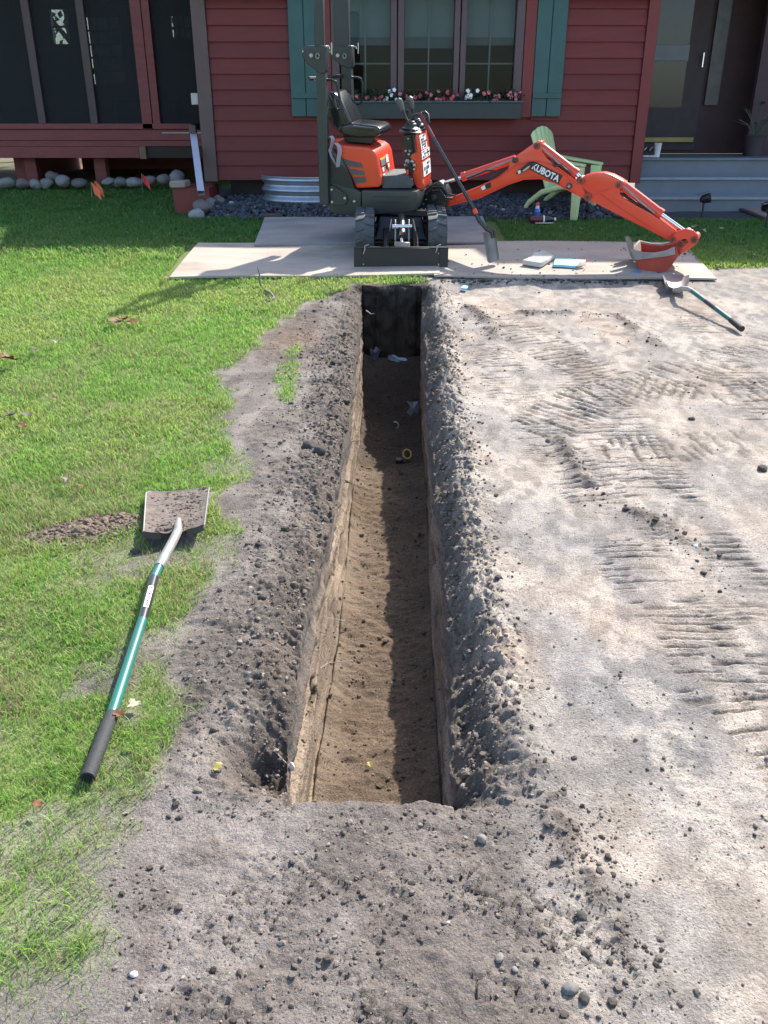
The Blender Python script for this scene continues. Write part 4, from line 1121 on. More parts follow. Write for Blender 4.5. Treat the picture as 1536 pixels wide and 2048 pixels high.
# ---------------------------------------------------------------- plywood sheets
MPLY = mat('weathered_plywood', (.37, .312, .255), .85, var=.14, scale=2.6, bump=.10, bscale=30, stretch=(1, 2.2, 1), dirt=(.215, .17, .132), dirt_amt=.9)
MPLYSH = mat('shaded_plywood', (.29, .27, .255), .85, var=.16, scale=2.4, bump=.10, bscale=30, stretch=(1, 2.4, 1), dirt=(.17, .155, .145), dirt_amt=.9)  # greyer copy of the plywood with the house shade put into its colour
def sheet(name, c, lift, m, lab, curl=(0, 0, 0, 0), th=.018):
    """four corners in the photograph, front left, front right, back right, back left"""
    P = [gnd(px, py) + Vector((0, 0, lift + k)) for (px, py), k in zip(c, curl)]
    n = 26; vs, fs = [], []
    for top in (0, 1):
        for j in range(9):
            for i in range(n + 1):
                u, v = i / n, j / 8
                q = (P[0] * (1 - u) + P[1] * u) * (1 - v) + (P[3] * (1 - u) + P[2] * u) * v
                wob = .006 * math.sin(u * 7 + v * 3 + px_seed[name])
                vs.append(q + Vector((0, 0, top * th + wob)))
    st = 9 * (n + 1)
    for j in range(8):
        for i in range(n):
            a = j * (n + 1) + i
            fs += [(a, a + n + 1, a + n + 2, a + 1), (st + a, st + a + 1, st + a + n + 2, st + a + n + 1)]
    for i in range(n):
        a, b = i, 8 * (n + 1) + i
        fs += [(a, a + 1, st + a + 1, st + a), (b + 1, b, st + b, st + b + 1)]
    for j in range(8):
        a, b = j * (n + 1), j * (n + 1) + n
        fs += [(a + n + 1, a, st + a, st + a + n + 1), (b, b + n + 1, st + b + n + 1, st + b)]
    mb = MB().add(vs, fs)
    return tag(mb.build('plywood_sheet', m, None), lab, 'plywood sheet', 'plywood sheets under the excavator')
px_seed = {'a': 0.3, 'b': 2.0, 'c': 4.0}
sheet('a', [(340, 561), (880, 554), (868, 488), (397, 491)], .012, MPLY, 'bright plywood sheet in front at the left, nearest the lawn')
sheet('b', [(868, 557), (1433, 563), (1366, 487), (874, 488)], .008, MPLY, 'sandy plywood sheet in front at the right under the bucket', th=.016)
sheet('c', [(509, 498), (984, 493), (965, 443), (530, 445)], .035, MPLYSH, 'grey plywood sheet lying behind the other two under the tracks', curl=(.0, .0, .0, .0))
# ---------------------------------------------------------------- the mini excavator
OX, OY = .16, 8.95
OZ = gz(OY) + .035
O = Vector((OX, OY, OZ))
th = math.atan(.098)
EX, EY, EZ = Vector((1, 0, 0)), Vector((0, math.cos(th), math.sin(th))), Vector((0, -math.sin(th), math.cos(th)))
SLEW = R(15)
EU, EV = EX * math.cos(SLEW) - EY * math.sin(SLEW), EX * math.sin(SLEW) + EY * math.cos(SLEW)
def uc(x, y, z): return O + EX * x + EY * y + EZ * z         # undercarriage frame
def up_(u, v, w): return O + EU * u + EV * v + EZ * w        # slewed upper frame
def S(pts, v):                                               # sight points onto the plane v of the upper works
    p0 = O + EV * v
    return [onplane(px, py, p0, EV) for px, py in pts]
def crop(ox, oy, k): return lambda pts: [(ox + x / k, oy + y / k) for x, y in pts]
CA, C2, C3, C7, C9 = crop(560, 0, 3.84), crop(600, 300, 4.267), crop(860, 220, 2.56), crop(600, 240, 7.68), crop(760, 180, 9.307)

MOR = mat('orange_paint', (.68, .055, .022), .32, var=.07, scale=5, coat=.35, dirt=(.46, .075, .04), dirt_amt=.35)
MORD = mat('orange_worn', (.34, .045, .026), .55, var=.25, scale=8, bump=.1, dirt=(.13, .065, .045), dirt_amt=.85)
MCH = mat('charcoal_paint', (.030, .036, .038), .42, var=.12, scale=6, dirt=(.05, .05, .048), dirt_amt=.5)
MBK = mat('machine_black', (.014, .015, .017), .4, var=.15, scale=8, dirt=(.04, .036, .032), dirt_amt=.4)
MRUB = mat('track_rubber', (.075, .082, .09), .75, var=.25, scale=14, bump=.2, dirt=(.11, .10, .09), dirt_amt=.6)
MST = mat('steel_bolt', (.42, .42, .38), .4, .8, var=.15)
MCR = mat('chrome_rod', (.75, .77, .8), .12, 1.0, var=.03)
MPIN = mat('pin_dark', (.07, .06, .055), .5, .5)
MVIN = mat('seat_vinyl', (.016, .018, .022), .22, var=.1, scale=6, coat=.3)
MGREY = mat('bare_steel', (.30, .285, .27), .5, .35, var=.25, scale=12, bump=.15, dirt=(.22, .17, .13), dirt_amt=.6)
MWHT = mat('sticker_white', (.75, .74, .74), .5, var=.04)
MTXT = mat('print_black', (.015, .015, .018), .5)
exc = thing('mini_excavator', 'orange and black compact tracked excavator parked on plywood behind the trench', 'excavator', O)

# undercarriage: two rubber tracks with their lugs
def stadium(y0, y1, r, zc, n=10):
    P = []
    for k in range(n + 1):
        a = -math.pi / 2 + math.pi * k / n; P.append((y1 + r * math.cos(a), zc + r * math.sin(a)))
    for k in range(n + 1):
        a = math.pi / 2 + math.pi * k / n; P.append((y0 + r * math.cos(a), zc + r * math.sin(a)))
    return P
TR, TY0, TY1 = .168, -.53, .42
LUG = None
for xc in (-.34, .34):
    P = stadium(TY0, TY1, TR, TR + .022); n = len(P); Q = stadium(TY0, TY1, TR - .03, TR + .022)
    vs = [uc(xc - .088, y, z) for y, z in P] + [uc(xc + .088, y, z) for y, z in P] + [uc(xc - .088, y, z) for y, z in Q] + [uc(xc + .088, y, z) for y, z in Q]
    fs = []
    for i in range(n):
        j = (i + 1) % n
        fs += [(i, n + i, n + j, j), (2 * n + i, 2 * n + j, 3 * n + j, 3 * n + i), (i, j, 2 * n + j, 2 * n + i), (n + i, 3 * n + i, 3 * n + j, n + j)]
    tb = MB().add(vs, fs).build('track', MRUB, exc, ang=50)
    # lugs: two staggered chevron bars per pitch
    ln = [0]
    for i in range(n): ln.append(ln[-1] + math.hypot(P[(i + 1) % n][0] - P[i][0], P[(i + 1) % n][1] - P[i][1]))
    tot = ln[-1]; NL = 30
    for k in range(NL):
        for sd in (0, 1):
            s_ = (k + .5 * sd) / NL * tot
            i = max(j for j in range(n) if ln[j] <= s_); t = (s_ - ln[i]) / max(1e-6, ln[i + 1] - ln[i])
            y = P[i][0] * (1 - t) + P[(i + 1) % n][0] * t; z = P[i][1] * (1 - t) + P[(i + 1) % n][1] * t
            ty, tz = P[(i + 1) % n][0] - P[i][0], P[(i + 1) % n][1] - P[i][1]; l_ = math.hypot(ty, tz); ty, tz = ty / l_, tz / l_
            if math.hypot(ty, tz) < .5: continue
            c = uc(xc + (-.045 if sd == 0 else .045), y + tz * .007, z - ty * .007)
            T = EY * ty + EZ * tz; Nn = EY * tz - EZ * ty
            sg = 1 if sd == 0 else -1
            A = (EX * math.cos(.32) - T * (math.sin(.32) * sg)).normalized(); B = Nn.cross(A)
            MB().obox(c, A, B, Nn, .082, .020, .020).build('tread_lug', MRUB, tb, .003)
    MB().prism([uc(xc - .06, y, z) for y, z in stadium(TY0 + .02, TY1 - .02, .07, TR + .03, 5)], EX * .12).build('track_frame', MBK, exc, .004)
    for yy, rr in ((TY0, .132), (TY1, .132), (-.2, .06), (.1, .06)):
        MB().lathe(uc(xc - .05, yy, TR + .022 if rr > .1 else .10), EX, [(rr * .5, 0), (rr, .01), (rr, .09), (rr * .5, .10)], 18).build('roller', MBK, exc)
    MB().box(-1, -1, 0, 0, 0, 0) if False else None
MB().hexa([uc(-.25, -.42, .10), uc(.25, -.42, .10), uc(.25, .42, .10), uc(-.25, .42, .10), uc(-.20, -.34, .30), uc(.20, -.34, .30), uc(.20, .36, .30), uc(-.20, .36, .30)]).build('chassis', MBK, exc, .01)
MB().lathe(uc(0, 0, .30), EZ, [(.21, 0), (.21, .04), (.25, .045), (.25, .085)], 28).build('swing_ring', MBK, exc)
for yy in (-.3, .3):
    MB().obox(uc(0, yy, .21), EX, EY, EZ, .52, .07, .06).build('axle_tube', MBK, exc, .006)
# dozer blade with its fold-out wings
YB_ = 7.98
bl, br = at(708, 520, YB_).x, at(896, 520, YB_).x
zb0, zb1 = at(800, 541.5, YB_).z, at(800, 496, YB_).z
bd = MB().box(bl + .081, br - .081, YB_ - .012, YB_ + .012, zb0, zb1).build('dozer_blade', MBK, exc, .003)
for a, b in ((bl, bl + .079), (br - .079, br)):
    w = MB().box(a, b, YB_ - .010, YB_ + .012, zb0, zb1).build('blade_wing', MBK, bd, .003)
    for zf in (.06, .155):
        MB().cyl((b + .008 if a == bl else a - .008, YB_ - .016, zb0 + zf), (b + .008 if a == bl else a - .008, YB_ - .008, zb0 + zf), .006, 8).build('bolt', MST, bd)
MB().box(bl, br, YB_ - .018, YB_ + .014, zb1 + .001, zb1 + .011).build('top_edge', MCH, bd, .002)
for x, k in ((bl + .10, 1), (br - .105, 1)):
    MB().tube([(x - .01, YB_ - .02, zb1 - .04), (x, YB_ - .028, zb1 - .01), (x, YB_ - .02, zb1 + .02), (x + .035, YB_ + .0, zb1 + .03)], .005, 6).build('locking_pin', MST, bd)
for x in (.02, .30):
    MB().hexa([(x - .022, YB_ + .013, zb0 + .02), (x + .022, YB_ + .013, zb0 + .02), (x + .03, 8.62, .56), (x - .03, 8.62, .56),
               (x - .022, YB_ + .013, zb0 + .14), (x + .022, YB_ + .013, zb0 + .14), (x + .03, 8.62, .66), (x - .03, 8.62, .66)]).build('blade_arm', MBK, exc, .006)
    MB().lathe((x - .035, YB_ + .05, zb0 + .13), (1, 0, 0), [(.03, 0), (.03, .07)], 12).build('pivot_boss', MPIN, exc)
xc = .165
cy = MB().tube([(xc, 8.10, .60), (xc, 8.45, .75)], .036, 14).build('blade_cylinder', MBK, exc)
MB().tube([(xc, 8.02, .555), (xc, 8.1, .60)], .018, 10).build('cylinder_rod', MCR, cy)
MB().box(xc - .07, xc + .07, 8.0, 8.05, .50, .575).build('cylinder_clevis', MGREY, cy, .006)
for s in (-1, 1):
    MB().obox((xc + s * .062, 8.14, .66), (1, 0, 0), (0, .5, .86), (0, -.86, .5), .012, .20, .05).build('clevis_plate', MGREY, cy, .003)
MB().cyl((xc - .09, 8.12, .70), (xc + .09, 8.12, .70), .018, 10).build('clevis_pin', MCR, cy)
MB().tube([(xc - .13, 8.14, .53), (xc - .115, 8.10, .66), (xc - .10, 8.2, .75)], .010, 8).build('hydraulic_hose', MBK, exc)
MB().tube([(xc + .13, 8.14, .53), (xc + .12, 8.10, .66), (xc + .10, 8.2, .75)], .010, 8).build('hydraulic_hose', MBK, exc)

# upper works -----------------------------------------------------------
def plate(name, pts, v, t, m, parent=exc, bevel=.004, bseg=1, ang=40):
    return MB().prism(S(pts, v), EV * t).build(name, m, parent, bevel, bseg, ang)
VF = -.33
plate('counterweight', [(652, 372), (664, 300), (684, 318), (700, 352), (708, 378), (722, 384), (722, 431), (668, 429), (655, 414)], VF, .66, MCH, bevel=.012, bseg=2)
plate('side_recess', [(661, 300), (672, 322), (690, 337), (701, 356), (709, 377), (690, 374), (668, 365), (660, 345)], VF - .006, .012, MBK, bevel=.003)
step = plate('step_platform', [(723, 381), (833, 383), (836, 398), (833, 420), (820, 423), (724, 431)], VF - .01, .68, MCH, bevel=.010, bseg=2)
for y in (392, 402.5):
    plate('rib', [(747, y), (817, y + 1), (817, y + 3), (747, y + 2)], VF - .016, .008, MCH, step, .002)
plate('step_mat', [(764, 352), (817, 352), (825, 372), (819, 377), (764, 377)], VF + .08, .44, MRUB, step, .006)
plate('side_plate', [(657, 371.5), (668, 372.6), (692.5, 389), (694.5, 403), (689, 410), (656, 409)], VF - .02, .012, MCH, bevel=.003)
for x, y in ((663.3, 379.5), (664.3, 404.3), (690, 396.5), (709, 403)):
    c = S([(x, y)], VF - .02)[0]
    MB().lathe(c - EV * .012, EV, [(.008, 0), (.014, .004), (.014, .014)], 8).build('bolt', MST, exc)
MB().prism([up_(-.42, -.28, .30), up_(.42, -.28, .30), up_(.42, .28, .30), up_(-.42, .28, .30)], EZ * .06).build('turntable', MBK, exc, .01)

# orange hood
MLAT = mat('lattice_grey', (.16, .15, .15), .5)
HD = [(671, 289), (738, 296), (748, 303), (754, 314), (763, 369), (757, 375), (712, 377), (704, 357), (694, 336), (681, 325), (674, 318)]
hood = plate('hood', HD, -.30, .56, MOR, bevel=.045, bseg=4, ang=60)
for g_ in ([(680, 316.5), (722, 326), (726, 336.5), (695, 332.5)], [(696.5, 337), (728, 342.5), (730, 351), (703, 349)], [(705.5, 354), (731.5, 354.5), (730.5, 365), (711, 367)]):
    gp = plate('vent', g_, -.304, .008, MBK, hood, .002)
    a, b, c, d = S(g_, -.307); n_ = 7
    for fam in (0, 1):
        for k in range(-4, n_ + 4):
            pts = []
            for t in np.linspace(0, 1, 9):
                s_ = (k + (t * 4.0 if fam == 0 else (1 - t) * 4.0)) / n_
                if 0 <= s_ <= 1: pts.append((a * (1 - s_) + b * s_) * (1 - t) + (d * (1 - s_) + c * s_) * t)
            if len(pts) > 1: MB().tube([pts[0], pts[-1]], .002, 4).build('lattice_bar', MLAT, gp)
# warning labels on the hood's front face: (u,w) along the traced front edge, spread over v
fe = S([(754, 314), (757.5, 335), (763, 369)], -.30)
def hood_front(s_, v_):
    p = fe[0] * (1 - s_) + fe[2] * s_
    return p + EV * (v_ + .30) + EU * .004
def label(name, s0, s1, v0, v1, m, parent, f, th=.003):
    P = [f(s1, v0), f(s1, v1), f(s0, v1), f(s0, v0)]
    return MB().prism(P, EU * th).build(name, m, parent)
MYL = mat('label_yellow', (.75, .48, .03), .5, var=.03); MDL = mat('label_grey', (.16, .18, .18), .5, var=.3, scale=60)
label('label', .10, .17, -.22, -.06, MYL, hood, hood_front); label('label', .175, .38, -.22, -.06, MDL, hood, hood_front)
label('label', .08, .36, -.03, .06, MWHT, hood, hood_front); label('label', .45, .60, -.20, -.15, MWHT, hood, hood_front)
label('label', .45, .60, -.14, -.09, MDL, hood, hood_front); label('label', .42, .55, .0, .06, MWHT, hood, hood_front); label('label', .40, .56, -.07, -.03, MBK, hood, hood_front)
label('label', .68, .93, -.21, -.14, MWHT, hood, hood_front); label('label', .68, .93, -.13, -.07, MDL, hood, hood_front); label('label', .57, .68, .0, .05, MDL, hood, hood_front)

# seat
seat = MB().prism(S([(678, 251), (700, 247), (717, 247.5), (752, 252), (761, 258), (762, 268), (752, 274), (716, 276), (688, 272), (676, 263)], -.20), EV * .40).build('seat', MVIN, exc, .022, 3, 60)
bk = MB().prism(S([(652, 186), (658, 183.5), (668, 184.5), (682, 200), (692, 222), (704, 246), (690, 262), (677, 262), (664, 250), (655, 226)], -.19), EV * .38).build('backrest', MVIN, seat, .024, 3, 60)
MB().prism(S([(664, 196), (676, 203), (694, 240), (683, 252), (668, 214)], -.20), EV * .02).build('bolster', MVIN, seat, .008, 2)
MB().prism(S([(706, 250), (748, 256), (744, 262), (700, 257)], -.215), EV * .02).build('bolster', MVIN, seat, .006, 2)
plate('seat_base', [(684, 272), (748, 274), (744, 288), (690, 284)], -.16, .32, MBK, bevel=.006)
belt = MB().strip(S([(657, 276), (662, 272), (666, 277), (664, 290), (660, 300), (664, 312), (671, 324), (677, 333)], -.34), EV + EU * .5, .045, .003).build('seat_belt', mat('belt_grey', (.30, .30, .33), .7, bump=.2, bscale=200), exc)
MB().strip(S([(672, 286), (678, 292), (680, 302), (677, 318), (676, 334)], -.35), EV + EU * .8, .045, .003).build('belt_tail', MATS['belt_grey'], belt)
MB().prism(S([(668, 279), (686, 276.5), (687, 279), (677, 284), (668, 287)], -.30), EV * .04).build('belt_anchor', MOR, belt, .004)

# folding roll bar
def bar(name, pts, v, t, parent=exc): return plate(name, pts, v, t, MCH, parent, .006)
for v, lower, brk, upp in ((-.385, [(631, 138), (650.5, 138), (657.5, 409), (639, 409)], [(603, 103), (606, 96), (614, 92), (652, 91), (652.5, 138), (650, 146), (642, 148), (632, 141), (616, 129), (605, 115)], [(626, -70), (644, -70), (647.5, 96), (629, 96)]),
                           (.285, [(682, 130), (702, 130), (706, 252), (686, 252)], [(657, 102), (661, 94), (666, 92), (703, 91), (704.5, 134), (698, 137), (682, 131), (665, 117), (658, 108)], [(665, -70), (695, -70), (698, 95), (668, 95)])):
    b = bar('roll_bar_post', lower, v, .07)
    k = bar('hinge_bracket', brk, v - .012, .094, b)
    bar('upper_post', upp, v + .008, .054, b)
    dx = brk[0][0] - 603
    for (x, y, r_) in ((623, 111, .019), (607, 103, .008)):
        c = S([(x + dx * (.98 if x > 610 else 1), y)], v - .012)[0]
        MB().lathe(c - EV * .02, EV, [(r_ * .7, 0), (r_, .006), (r_, .024)], 12).build('pivot_pin', MST, b)
    c = S([(635 + dx, 112)], v - .03)[0]
    ring = [c + EU * (.017 * math.cos(a)) + EZ * (.02 * math.sin(a)) for a in np.linspace(0, 6.0, 14)]
    MB().tube(ring, .0032, 5).build('linch_ring', MST, b)
    c = S([(652 + dx, 93)], v)[0]
    MB().tube([c - EV * .02, c + EU * .035 - EV * .02, c + EU * .04 - EV * .02 - EZ * .02], .0065, 6).build('spring_pin', MST, b)
    MB().tube([c + EU * .05 - EV * .0 + EZ * .03, c + EU * .052 + EZ * .005, c + EU * .05 - EZ * .06], .0065, 6).build('spring_pin', MST, b)
a, b = S([(635, -62)], -.35)[0], S([(680, -62)], .31)[0]
MB().tube([a, b], .03, 10).build('roll_bar_top', MCH, exc)
MTUBE = mat('handrail_black', (.03, .033, .036), .25, .3)
MB().tube([S([(618, 157)], -.37)[0], S([(640, 156.5)], -.2)[0], S([(664, 153.5)], .1)[0], S([(684, 152)], .28)[0]], .017, 8).build('grab_rail', MTUBE, exc)
MB().tube(S([(650, 159), (664, 160), (672, 164), (675.5, 174), (678, 190), (681, 205), (681, 217), (676, 220), (672, 214), (668, 196)], -.33), .012, 8).build('grab_rail', MTUBE, exc)
MB().tube(S([(649, 217), (662, 218), (667, 214), (665, 205), (658, 190)], -.30), .010, 8).build('grab_rail', MTUBE, exc)
MB().tube(S([(702, 155), (715, 155), (722, 158), (725, 166), (725, 185), (723.5, 203), (719, 208), (702, 208)], .30), .011, 8).build('grab_rail', MTUBE, exc)

# control console
VC = -.16
con = plate('console', C9([(610, 850), (640, 830), (700, 792), (745, 990), (765, 1180), (800, 1690), (790, 1850), (740, 1890), (660, 1790), (598, 1600), (640, 1450), (550, 1230), (640, 1150), (652, 1000)]), VC, .37, MOR, bevel=.014, bseg=2)
plate('control_valve', C9([(425, 830), (690, 800), (650, 1000), (640, 1150), (560, 1230), (640, 1440), (600, 1600), (640, 1790), (560, 1810), (480, 1560), (440, 1250), (400, 1000)]), VC - .005, .18, MBK, con, .012)
fe2 = S(C9([(700, 792), (745, 990), (765, 1180), (783, 1430), (800, 1690)]), VC)
def con_front(s_, v_):
    s4 = s_ * 4; i = min(3, int(s4)); t = s4 - i
    return fe2[i] * (1 - t) + fe2[i + 1] * t + EV * (v_ - VC) + EU * .004
for s0, s1, v0, v1, lines in ((.08, .42, VC + .01, VC + .25, 5), (.45, .62, VC + .0, VC + .33, 3), (.68, .94, VC + .02, VC + .33, 3)):
    lb = label('sticker', s0, s1, v0, v1, MWHT, con, con_front, .004)
    for i in range(lines):
        sm = s0 + (s1 - s0) * (i + .6) / (lines + .3); q_ = random.Random(i + int(s0 * 50))
        vv = v0 + .03
        while vv < v1 - .05:
            w_ = q_.uniform(.015, .05); hh = (s1 - s0) / lines * q_.uniform(.22, .4)
            if q_.random() < .8: label('print_mark', sm - hh, sm + hh, vv, vv + w_, MTXT, lb, lambda a_, b_: con_front(a_, b_) + EU * .005, .001)
            vv += w_ + q_.uniform(.012, .03)
plate('top_cap', C9([(425, 835), (470, 770), (530, 745), (640, 745), (690, 790), (690, 802)]), VC - .01, .36, MBK, con, .01)
def boot(pts, rs, v):
    P = S(C9(pts), v); path, rad = [], []
    for i in range(len(P) - 1):
        for k in range(5):
            t = k / 5
            path.append(P[i] * (1 - t) + P[i + 1] * t); rad.append((rs[i] * (1 - t) + rs[i + 1] * t) * (1.12 if k % 2 else .92))
    return MB().tube(path, rad, 14).build('rubber_boot', MBK, con, ang=80)
boot([(560, 790), (570, 650), (565, 560)], [.11, .055, .03], VC + .06)
boot([(735, 780), (690, 640), (650, 520)], [.10, .06, .03], VC + .27)
def lever(pts, v, kr):
    P = S(C9(pts), v)
    lv = MB().tube(P, .013, 8).build('lever', MBK, con)
    MB().tube([P[-1] - (P[-1] - P[-2]).normalized() * .09, P[-1] - (P[-1] - P[-2]).normalized() * .04, P[-1], P[-1] + (P[-1] - P[-2]).normalized() * .02], [.018, .033, .036, .018], 12).build('knob', mat('knob_grey', (.085, .085, .08), .4), lv)
lever([(560, 640), (500, 560), (440, 420), (390, 300), (345, 200)], VC + .06, 1)
lever([(650, 560), (630, 460), (600, 330), (548, 165)], VC + .27, 1)
for x in (480, 525):
    P = S(C9([(540, 600), (x, 450), (x - 5, 370)]), VC + .14)
    MB().tube(P, [.012, .016, .017], 8).build('small_lever', MBK, con)
P = S(C9([(512, 1590), (512, 1480)]), VC - .03)
MB().tube(P, .012, 8).build('lock_lever', MOR, con)
plate('pedal_box', C9([(440, 1600), (570, 1590), (575, 1630), (440, 1640)]), VC - .08, .08, MBK, con, .004)
for x, y, r_ in ((480, 1130, .014), (560, 1130, .016), (538, 1195, .014), (510, 1330, .028), (600, 1335, .02), (635, 1475, .016), (580, 1665, .02), (530, 905, .012), (570, 1805, .016), (480, 1400, .02), (640, 1400, .018)):
    c = S(C9([(x, y)]), VC - .01)[0]
    MB().lathe(c - EV * .012, EV, [(r_ * .5, 0), (r_ * .8, .004), (r_ * .8, .014)], 10).build('valve_bolt', MST if r_ < .025 else MGREY, con)
for pts in ([(560, 850), (600, 1000), (560, 1130)], [(610, 860), (650, 1050), (655, 1150), (590, 1180)], [(500, 1340), (470, 1450), (510, 1560)], [(590, 1340), (560, 1420), (600, 1500)]):
    MB().tube(S(C9(pts), VC - .02), .007, 6).build('control_cable', MBK, con)

# swing bracket at the boom foot; the boom itself is swung further towards the camera
O = up_(.5, 0, 0)
_b = R(25)
EU, EV = EX * math.cos(_b) - EY * math.sin(_b), EX * math.sin(_b) + EY * math.cos(_b)
sw = plate('swing_bracket', [(834, 396), (846, 384), (858, 372), (872, 364), (884, 366), (893, 384), (897, 402), (894, 416), (876, 430), (862, 432), (846, 420), (836, 414)], -.07, .14, MBK, bevel=.008)
plate('swing_post', [(826, 384), (846, 384), (850, 426), (828, 428)], -.06, .12, MBK, sw, .006)
for x, y, r_ in ((878, 368, .03), (868, 395, .03), (845, 408, .018), (868, 420, .016)):
    c = S([(x, y)], -.075)[0]
    MB().lathe(c - EV * .012, EV, [(r_ * .55, 0), (r_, .004), (r_, .016)], 14).build('pivot_pin', MGREY if r_ < .02 else MPIN, sw)
for k, pts in enumerate(([(842, 398), (860, 382), (880, 380), (892, 396), (905, 398)], [(846, 404), (866, 374), (886, 374), (894, 388), (910, 392)], [(852, 426), (850, 438), (858, 436), (856, 424)])):
    MB().tube(S(pts, -.10 - .01 * k), .009, 8).build('hydraulic_hose', MBK, sw)
MB().tube(S(C2([(1062, 520), (1080, 526), (1062, 533), (1080, 539), (1062, 546), (1080, 552)]), -.1), .006, 6).build('return_spring', MGREY, sw)
for x, y in ((843, 392), (850, 399), (838, 388)):
    c = S([(x, y)], -.085)[0]
    MB().obox(c, EU, EV, EZ, .03, .02, .02).build('hose_fitting', MCR, sw, .004)

# boom, arm, bucket
VB = -.05
BM = C3([(62, 478), (70, 460), (90, 455), (250, 390), (345, 345), (400, 302), (408, 262), (436, 238), (530, 171), (552, 158), (570, 160), (580, 178), (574, 215), (600, 250), (690, 318), (762, 372), (826, 430), (827, 452), (806, 464), (740, 432), (640, 378), (560, 354), (480, 358), (400, 385), (250, 455), (100, 492), (72, 494)])
boom = plate('boom', BM, VB, .10, MOR, bevel=.006, bseg=2)
# raised welded flange following the upper and lower edges of the boom box
rg = S(C3([(90, 462), (240, 402), (350, 345), (440, 282), (500, 264), (560, 262), (620, 280), (680, 322), (760, 384)]), VB - .003)
MB().tube(rg, .006, 6).build('weld_flange', MOR, boom)
rg = S(C3([(100, 486), (250, 449), (400, 379), (480, 352), (560, 348), (640, 372), (740, 426)]), VB - .003)
MB().tube(rg, .006, 6).build('weld_flange', MOR, boom)
for x, y, r_ in ((75, 478, .030), (547, 183, .030), (435, 256, .026), (775, 363, .030), (808, 446, .034), (714, 389, .026)):
    c = S(C3([(x, y)]), VB - .004)[0]
    p_ = MB().lathe(c - EV * .016, EV, [(r_ * .8, 0), (r_, .004), (r_, .02)], 18).build('pin_boss', MORD if r_ > .027 else MPIN, boom)
    MB().lathe(c - EV * .02, EV, [(r_ * .5, 0), (r_ * .55, .006)], 12).build('pin_end', MPIN if x != 714 else MGREY, boom)
c0, c1, c2, c3 = S(C3([(528, 287), (655, 352), (660, 362), (520, 276)]), VB - .002)
xd = (c1 - c0).normalized(); yd = (EZ - xd * EZ.dot(xd)).normalized()
ctr = S(C3([(594, 320)]), VB - .004)[0]
stk = MB().obox(ctr, xd, EV, yd, .30, .003, .082).build('badge', MTXT, boom)
text_mesh('lettering', 'KUBOTA', MWHT, stk, ctr - EV * .0035, xd, yd, .060, .275, bold=.03)
lp = S(C3([(440, 330), (470, 322), (500, 300), (535, 285), (530, 265), (505, 266), (470, 296), (440, 320)]), VB - .03)
lamp = MB().prism(lp, EV * .03).build('work_lamp', MBK, boom, .006)
MB().prism(S(C3([(472, 312), (500, 290), (512, 284), (508, 294), (478, 316)]), VB - .034), EV * .006).build('lamp_lens', mat('lens_pale', (.45, .45, .40), .3), lamp)
MB().prism(S(C3([(258, 388), (310, 370), (313, 396), (266, 412)]), VB - .003), EV * .004).build('decal', MTXT, boom)
MB().prism(S(C3([(259, 390), (280, 383), (285, 404), (267, 411)]), VB - .005), EV * .003).build('decal_white', MWHT, boom)
MB().prism(S(C3([(448, 314), (462, 308), (466, 320), (454, 328)]), VB - .035), EV * .004).build('decal_white', MWHT, boom)
def ram(name, barrel, rod, rb, rr, v=0.0, parent=exc):
    B = S(C3(barrel), v); Rr = S(C3(rod), v)
    o = MB().tube(B, rb, 18).build(name, MOR, parent)
    d = (B[1] - B[0]).normalized()
    MB().tube([B[1] - d * .04, B[1] - d * .0], rb * 1.12, 18).build('gland', MOR, o)
    MB().tube(Rr, rr, 14).build('rod', MCR, o)
    MB().lathe(Rr[1] - EV * .045, EV, [(rb * .95, 0), (rb * .95, .09)], 14).build('rod_eye', MPIN, o)
    MB().tube([B[0] - EV * rb * 1.1 + EZ * rb * .2, B[0] * .5 + B[1] * .5 - EV * rb * 1.15 - EZ * rb * .3, B[1] - d * .06 - EV * rb * 1.05 - EZ * rb * .4], .008, 6).build('ram_pipe', MGREY, o)
    return o
ram('boom_cylinder', [(440, 250), (165, 343)], [(168, 342), (55, 379)], .037, .017, .0, exc)
ram('arm_cylinder', [(572, 188), (752, 328)], [(752, 328), (776, 358)], .040, .02, .0, exc)
arm = plate('arm', C3([(760, 356), (775, 345), (800, 333), (850, 322), (890, 321), (935, 334), (975, 355), (995, 368), (1000, 384), (984, 396), (972, 408), (971, 428), (990, 452), (1060, 492), (1135, 532), (1255, 622), (1258, 642), (1238, 668), (1215, 664), (1100, 605), (1000, 556), (900, 506), (830, 468), (808, 462), (790, 430), (770, 380)]), VB + .0, .10, MOR, bevel=.006, bseg=2)
MB().tube(S(C3([(832, 442), (870, 418), (917, 406)]), VB - .003), .007, 6).build('weld_seam', MOR, arm)
MB().tube(S(C3([(868, 430), (960, 496), (1040, 548), (1120, 600)]), VB - .003), .004, 6).build('weld_seam', MOR, arm)
for x, y, r_ in ((967, 384, .028), (1240, 664, .026)):
    c = S(C3([(x, y)]), VB - .004)[0]
    MB().lathe(c - EV * .016, EV, [(r_ * .8, 0), (r_, .004), (r_, .02)], 16).build('pin_boss', MORD, arm)
    MB().lathe(c - EV * .02, EV, [(r_ * .5, 0), (r_ * .55, .006)], 12).build('pin_end', MPIN, arm)
ram('bucket_cylinder', [(985, 382), (1186, 536)], [(1186, 536), (1318, 630)], .042, .019, .0, exc)
MB().tube(S(C3([(975, 425), (1010, 450), (1060, 480), (1100, 505), (1140, 532)]), VB + .02), .011, 6).build('hydraulic_hose', MBK, arm)
MB().tube(S(C3([(620, 250), (640, 285), (670, 282), (700, 305), (720, 322)]), VB - .01), .010, 6).build('hydraulic_hose', MBK, boom)
